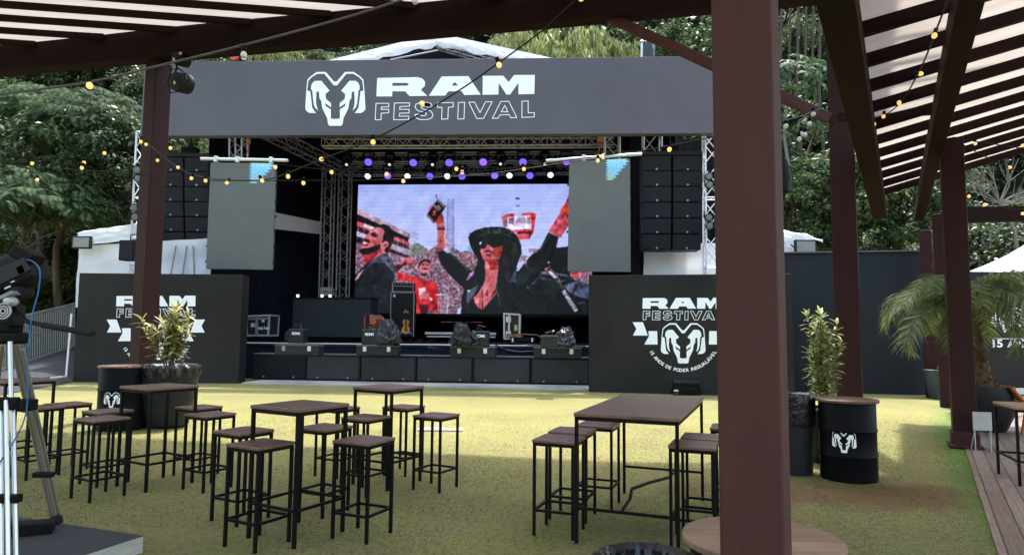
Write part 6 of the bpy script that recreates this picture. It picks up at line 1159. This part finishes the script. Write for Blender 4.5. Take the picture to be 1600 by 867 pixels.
def tree(kind, px, pd, scale, topy=None, seed=0, label=None, z=None):
    rs = random.Random(seed*7+int(px)); opts = [k for k in protos if k[0] == kind]; mc, mt2 = protos[rs.choice(opts)]
    v = ray(px, 433); X = v.x/v.y*pd; zz = hillz(X, pd) if z is None else z
    if topy is not None:
        zt_ = H+(520-topy)/F*pd; ht = {'bamboo': 9.0, 'palmate': 9.6, 'feather': 8.4}.get(kind, 9.4); zz = zt_-ht*scale
    reg = 'far left' if px < 200 else 'left' if px < 480 else 'middle' if px < 800 else 'right of the middle' if px < 1120 else 'right' if px < 1440 else 'far right'
    lb = label or '%s %s, %s' % (DS[kind], {'far left': 'beyond the barrier', 'left': 'above the left end of the fascia', 'middle': 'behind the tent roof', 'right of the middle': 'above the right part of the fascia', 'right': 'beyond the black wall', 'far right': 'beyond the peaked tent'}[reg], 'low on the hill' if pd < 36 else 'half way up the hill' if pd < 46 else 'high on the hill')
    e = empty(NM[kind], (X, pd, zz), lb, 'bamboo' if kind == 'bamboo' else 'tree', 'trees of the wooded hillside', rz=rs.uniform(0, 6.28)); e.scale = (scale*rs.uniform(.9, 1.1), scale*rs.uniform(.9, 1.1), scale)
    o = bpy.data.objects.new('crown', mc); C.objects.link(o); o.parent = e; o = bpy.data.objects.new('stems' if kind == 'bamboo' else 'trunk', mt2); C.objects.link(o); o.parent = e
    return e
rs = random.Random(99)
for row, (pd, sc_) in enumerate(((31.5, .82), (35.5, .95), (40, 1.0), (45.5, 1.05), (52, 1.15), (60, 1.3), (70, 1.5))):
    x = -330 if row > 0 else -260; stepx = F*4.6*sc_/pd
    while x < 2000:
        if row == 0 and 250 < x < 1150: x += stepx; continue
        k = rs.choices(['glossy', 'broad', 'feather'], [.45, .45, .10])[0]
        if not (row <= 3 and 560 < x < 1080 and row < 1): tree(k, x+rs.uniform(-15, 15), pd+rs.uniform(-2, 2), sc_*rs.uniform(.85, 1.15), seed=row*50+int(x))
        x += stepx
# the ones that stand out
tree('feather', 150, 27.5, .95, 100, 1, 'pale feathery tree whose sprays hang over the dark trees at the upper left'); tree('feather', 30, 24.5, .85, 225, 2, 'pale feathery tree low at the far left behind the television camera'); tree('feather', 60, 30, 1.0, 95, 3, 'pale feathery tree high at the far left below the heavy beam')
tree('glossy', 190, 26.5, .75, 180, 4, 'glossy leaved tree directly behind the left white tent'); tree('glossy', 95, 27, .8, 165, 5, 'glossy leaved tree between the feathery trees and the left tent')
tree('bamboo', 905, 34, 1.0, 35, 6, 'yellow green bamboo plumes drooping above the fascia right of the tent roof'); tree('bamboo', 850, 36, 1.0, 30, 7, 'yellow green bamboo plumes just right of the tent peak'); tree('bamboo', 960, 35, .9, 55, 8, 'yellow green bamboo plumes nearest the diagonal brace')
tree('bamboo', 450, 35, .8, 62, 9, 'yellow green plume low above the fascia left of the tent roof'); tree('broad', 1070, 35, 1.0, 15, 10, 'fresh green broadleaf tree above the right end of the fascia')
tree('palmate', 1243, 25.5, .8, 48, 11, 'tree with big hand shaped leaves just right of the big post'); tree('palmate', 1275, 30, .75, 135, 12, 'smaller tree with hand shaped leaves behind the brace and post')
tree('broad', 1300, 25.8, .72, 215, 13, 'bushy tree rising over the black wall right of the next post'); tree('broad', 1235, 26, .7, 250, 14, 'bushy tree rising over the black wall beside the big post'); tree('broad', 1400, 26, .7, 235, 15, 'bushy tree above the black wall below the striped roof'); tree('glossy', 1540, 27, .75, 330, 16, 'dark tree behind the peaked tent'); tree('glossy', 1640, 28, .8, 300, 17, 'dark tree at the right edge beyond the peaked tent')
# pale bare trunks in the dark wood
for i, (x, pd) in enumerate(((1228, 40), (1243, 43), (1254, 38), (1268, 41), (1281, 45), (1290, 39))):
    v = ray(x, 433); X = v.x/v.y*pd; z = hillz(X, pd); o = MB().tube([Vector((0, 0, -1)), Vector((.2, 0, 6)), Vector((0, .1, 12)), Vector((.2, 0, 18))], .13, 8, .07).build('trunk', bark, empty('slender_tree', (X, pd, z), 'slender bare trunk among dark trees right of the big post', 'tree', 'slender bare trunks in the wood'))
e = empty('bare_tree', D(1570, 400, 26), 'leafless pale branched tree between the striped roof and the peaked tent', 'tree'); mb = MB(); rs = random.Random(5); b0 = D(1590, 400, 26); cc = D(1562, 318, 26); mb.tube([b0, b0.lerp(cc, .5)+Vector((.2, 0, 0)), cc], .07, 6, .05)
for i in range(16):
    a_ = rs.uniform(.2, 2.9); L = rs.uniform(.8, 1.9); q = cc+Vector((math.cos(a_)*L, rs.uniform(-.4, .4), math.sin(a_)*L)); m_ = cc.lerp(q, .5)+Vector((rs.uniform(-.2, .2), 0, rs.uniform(-.2, .2))); mb.tube([cc, m_, q], .032, 5, .008)
    for k in range(3): r2 = q+Vector((rs.uniform(-.6, .6), 0, rs.uniform(-.2, .6))); mb.tube([m_, m_.lerp(r2, .5), r2], .016, 4, .005)
mb.build('trunk', barkp, e, True)
for i, x in enumerate((1521, 1540, 1552)):
    v = ray(x, 433); pd = 24.5; e = shrub(Vector((v.x/v.y*pd, pd, 0)), 3.0, .9, .12, ['left', 'middle', 'right'][i]+' of three small yellow plants peeping over the far right wall', 3, 30, yl_leaf2, 60+i, .3)
    MB().lathe([(.3, 0), (.35, .1), (.35, 2.9), (.3, 3.05), (.01, 3.0)], (0, 0, 0), 20).build('planter', potm, e)
# small litter and a white marker board on the grass
for i, (x, y, w_) in enumerate(((700, 674, .35),)):
    p = G(688, 673); o = MB().box((0, 0, .02), (.75, .12, .03)).box((-.1, .02, .045), (.3, .08, .02)).build('floor_marker', aluw, None, bevel=.005); o.location = p; setp(o, 'flat white strip lying on the grass behind the back square table', 'marker')
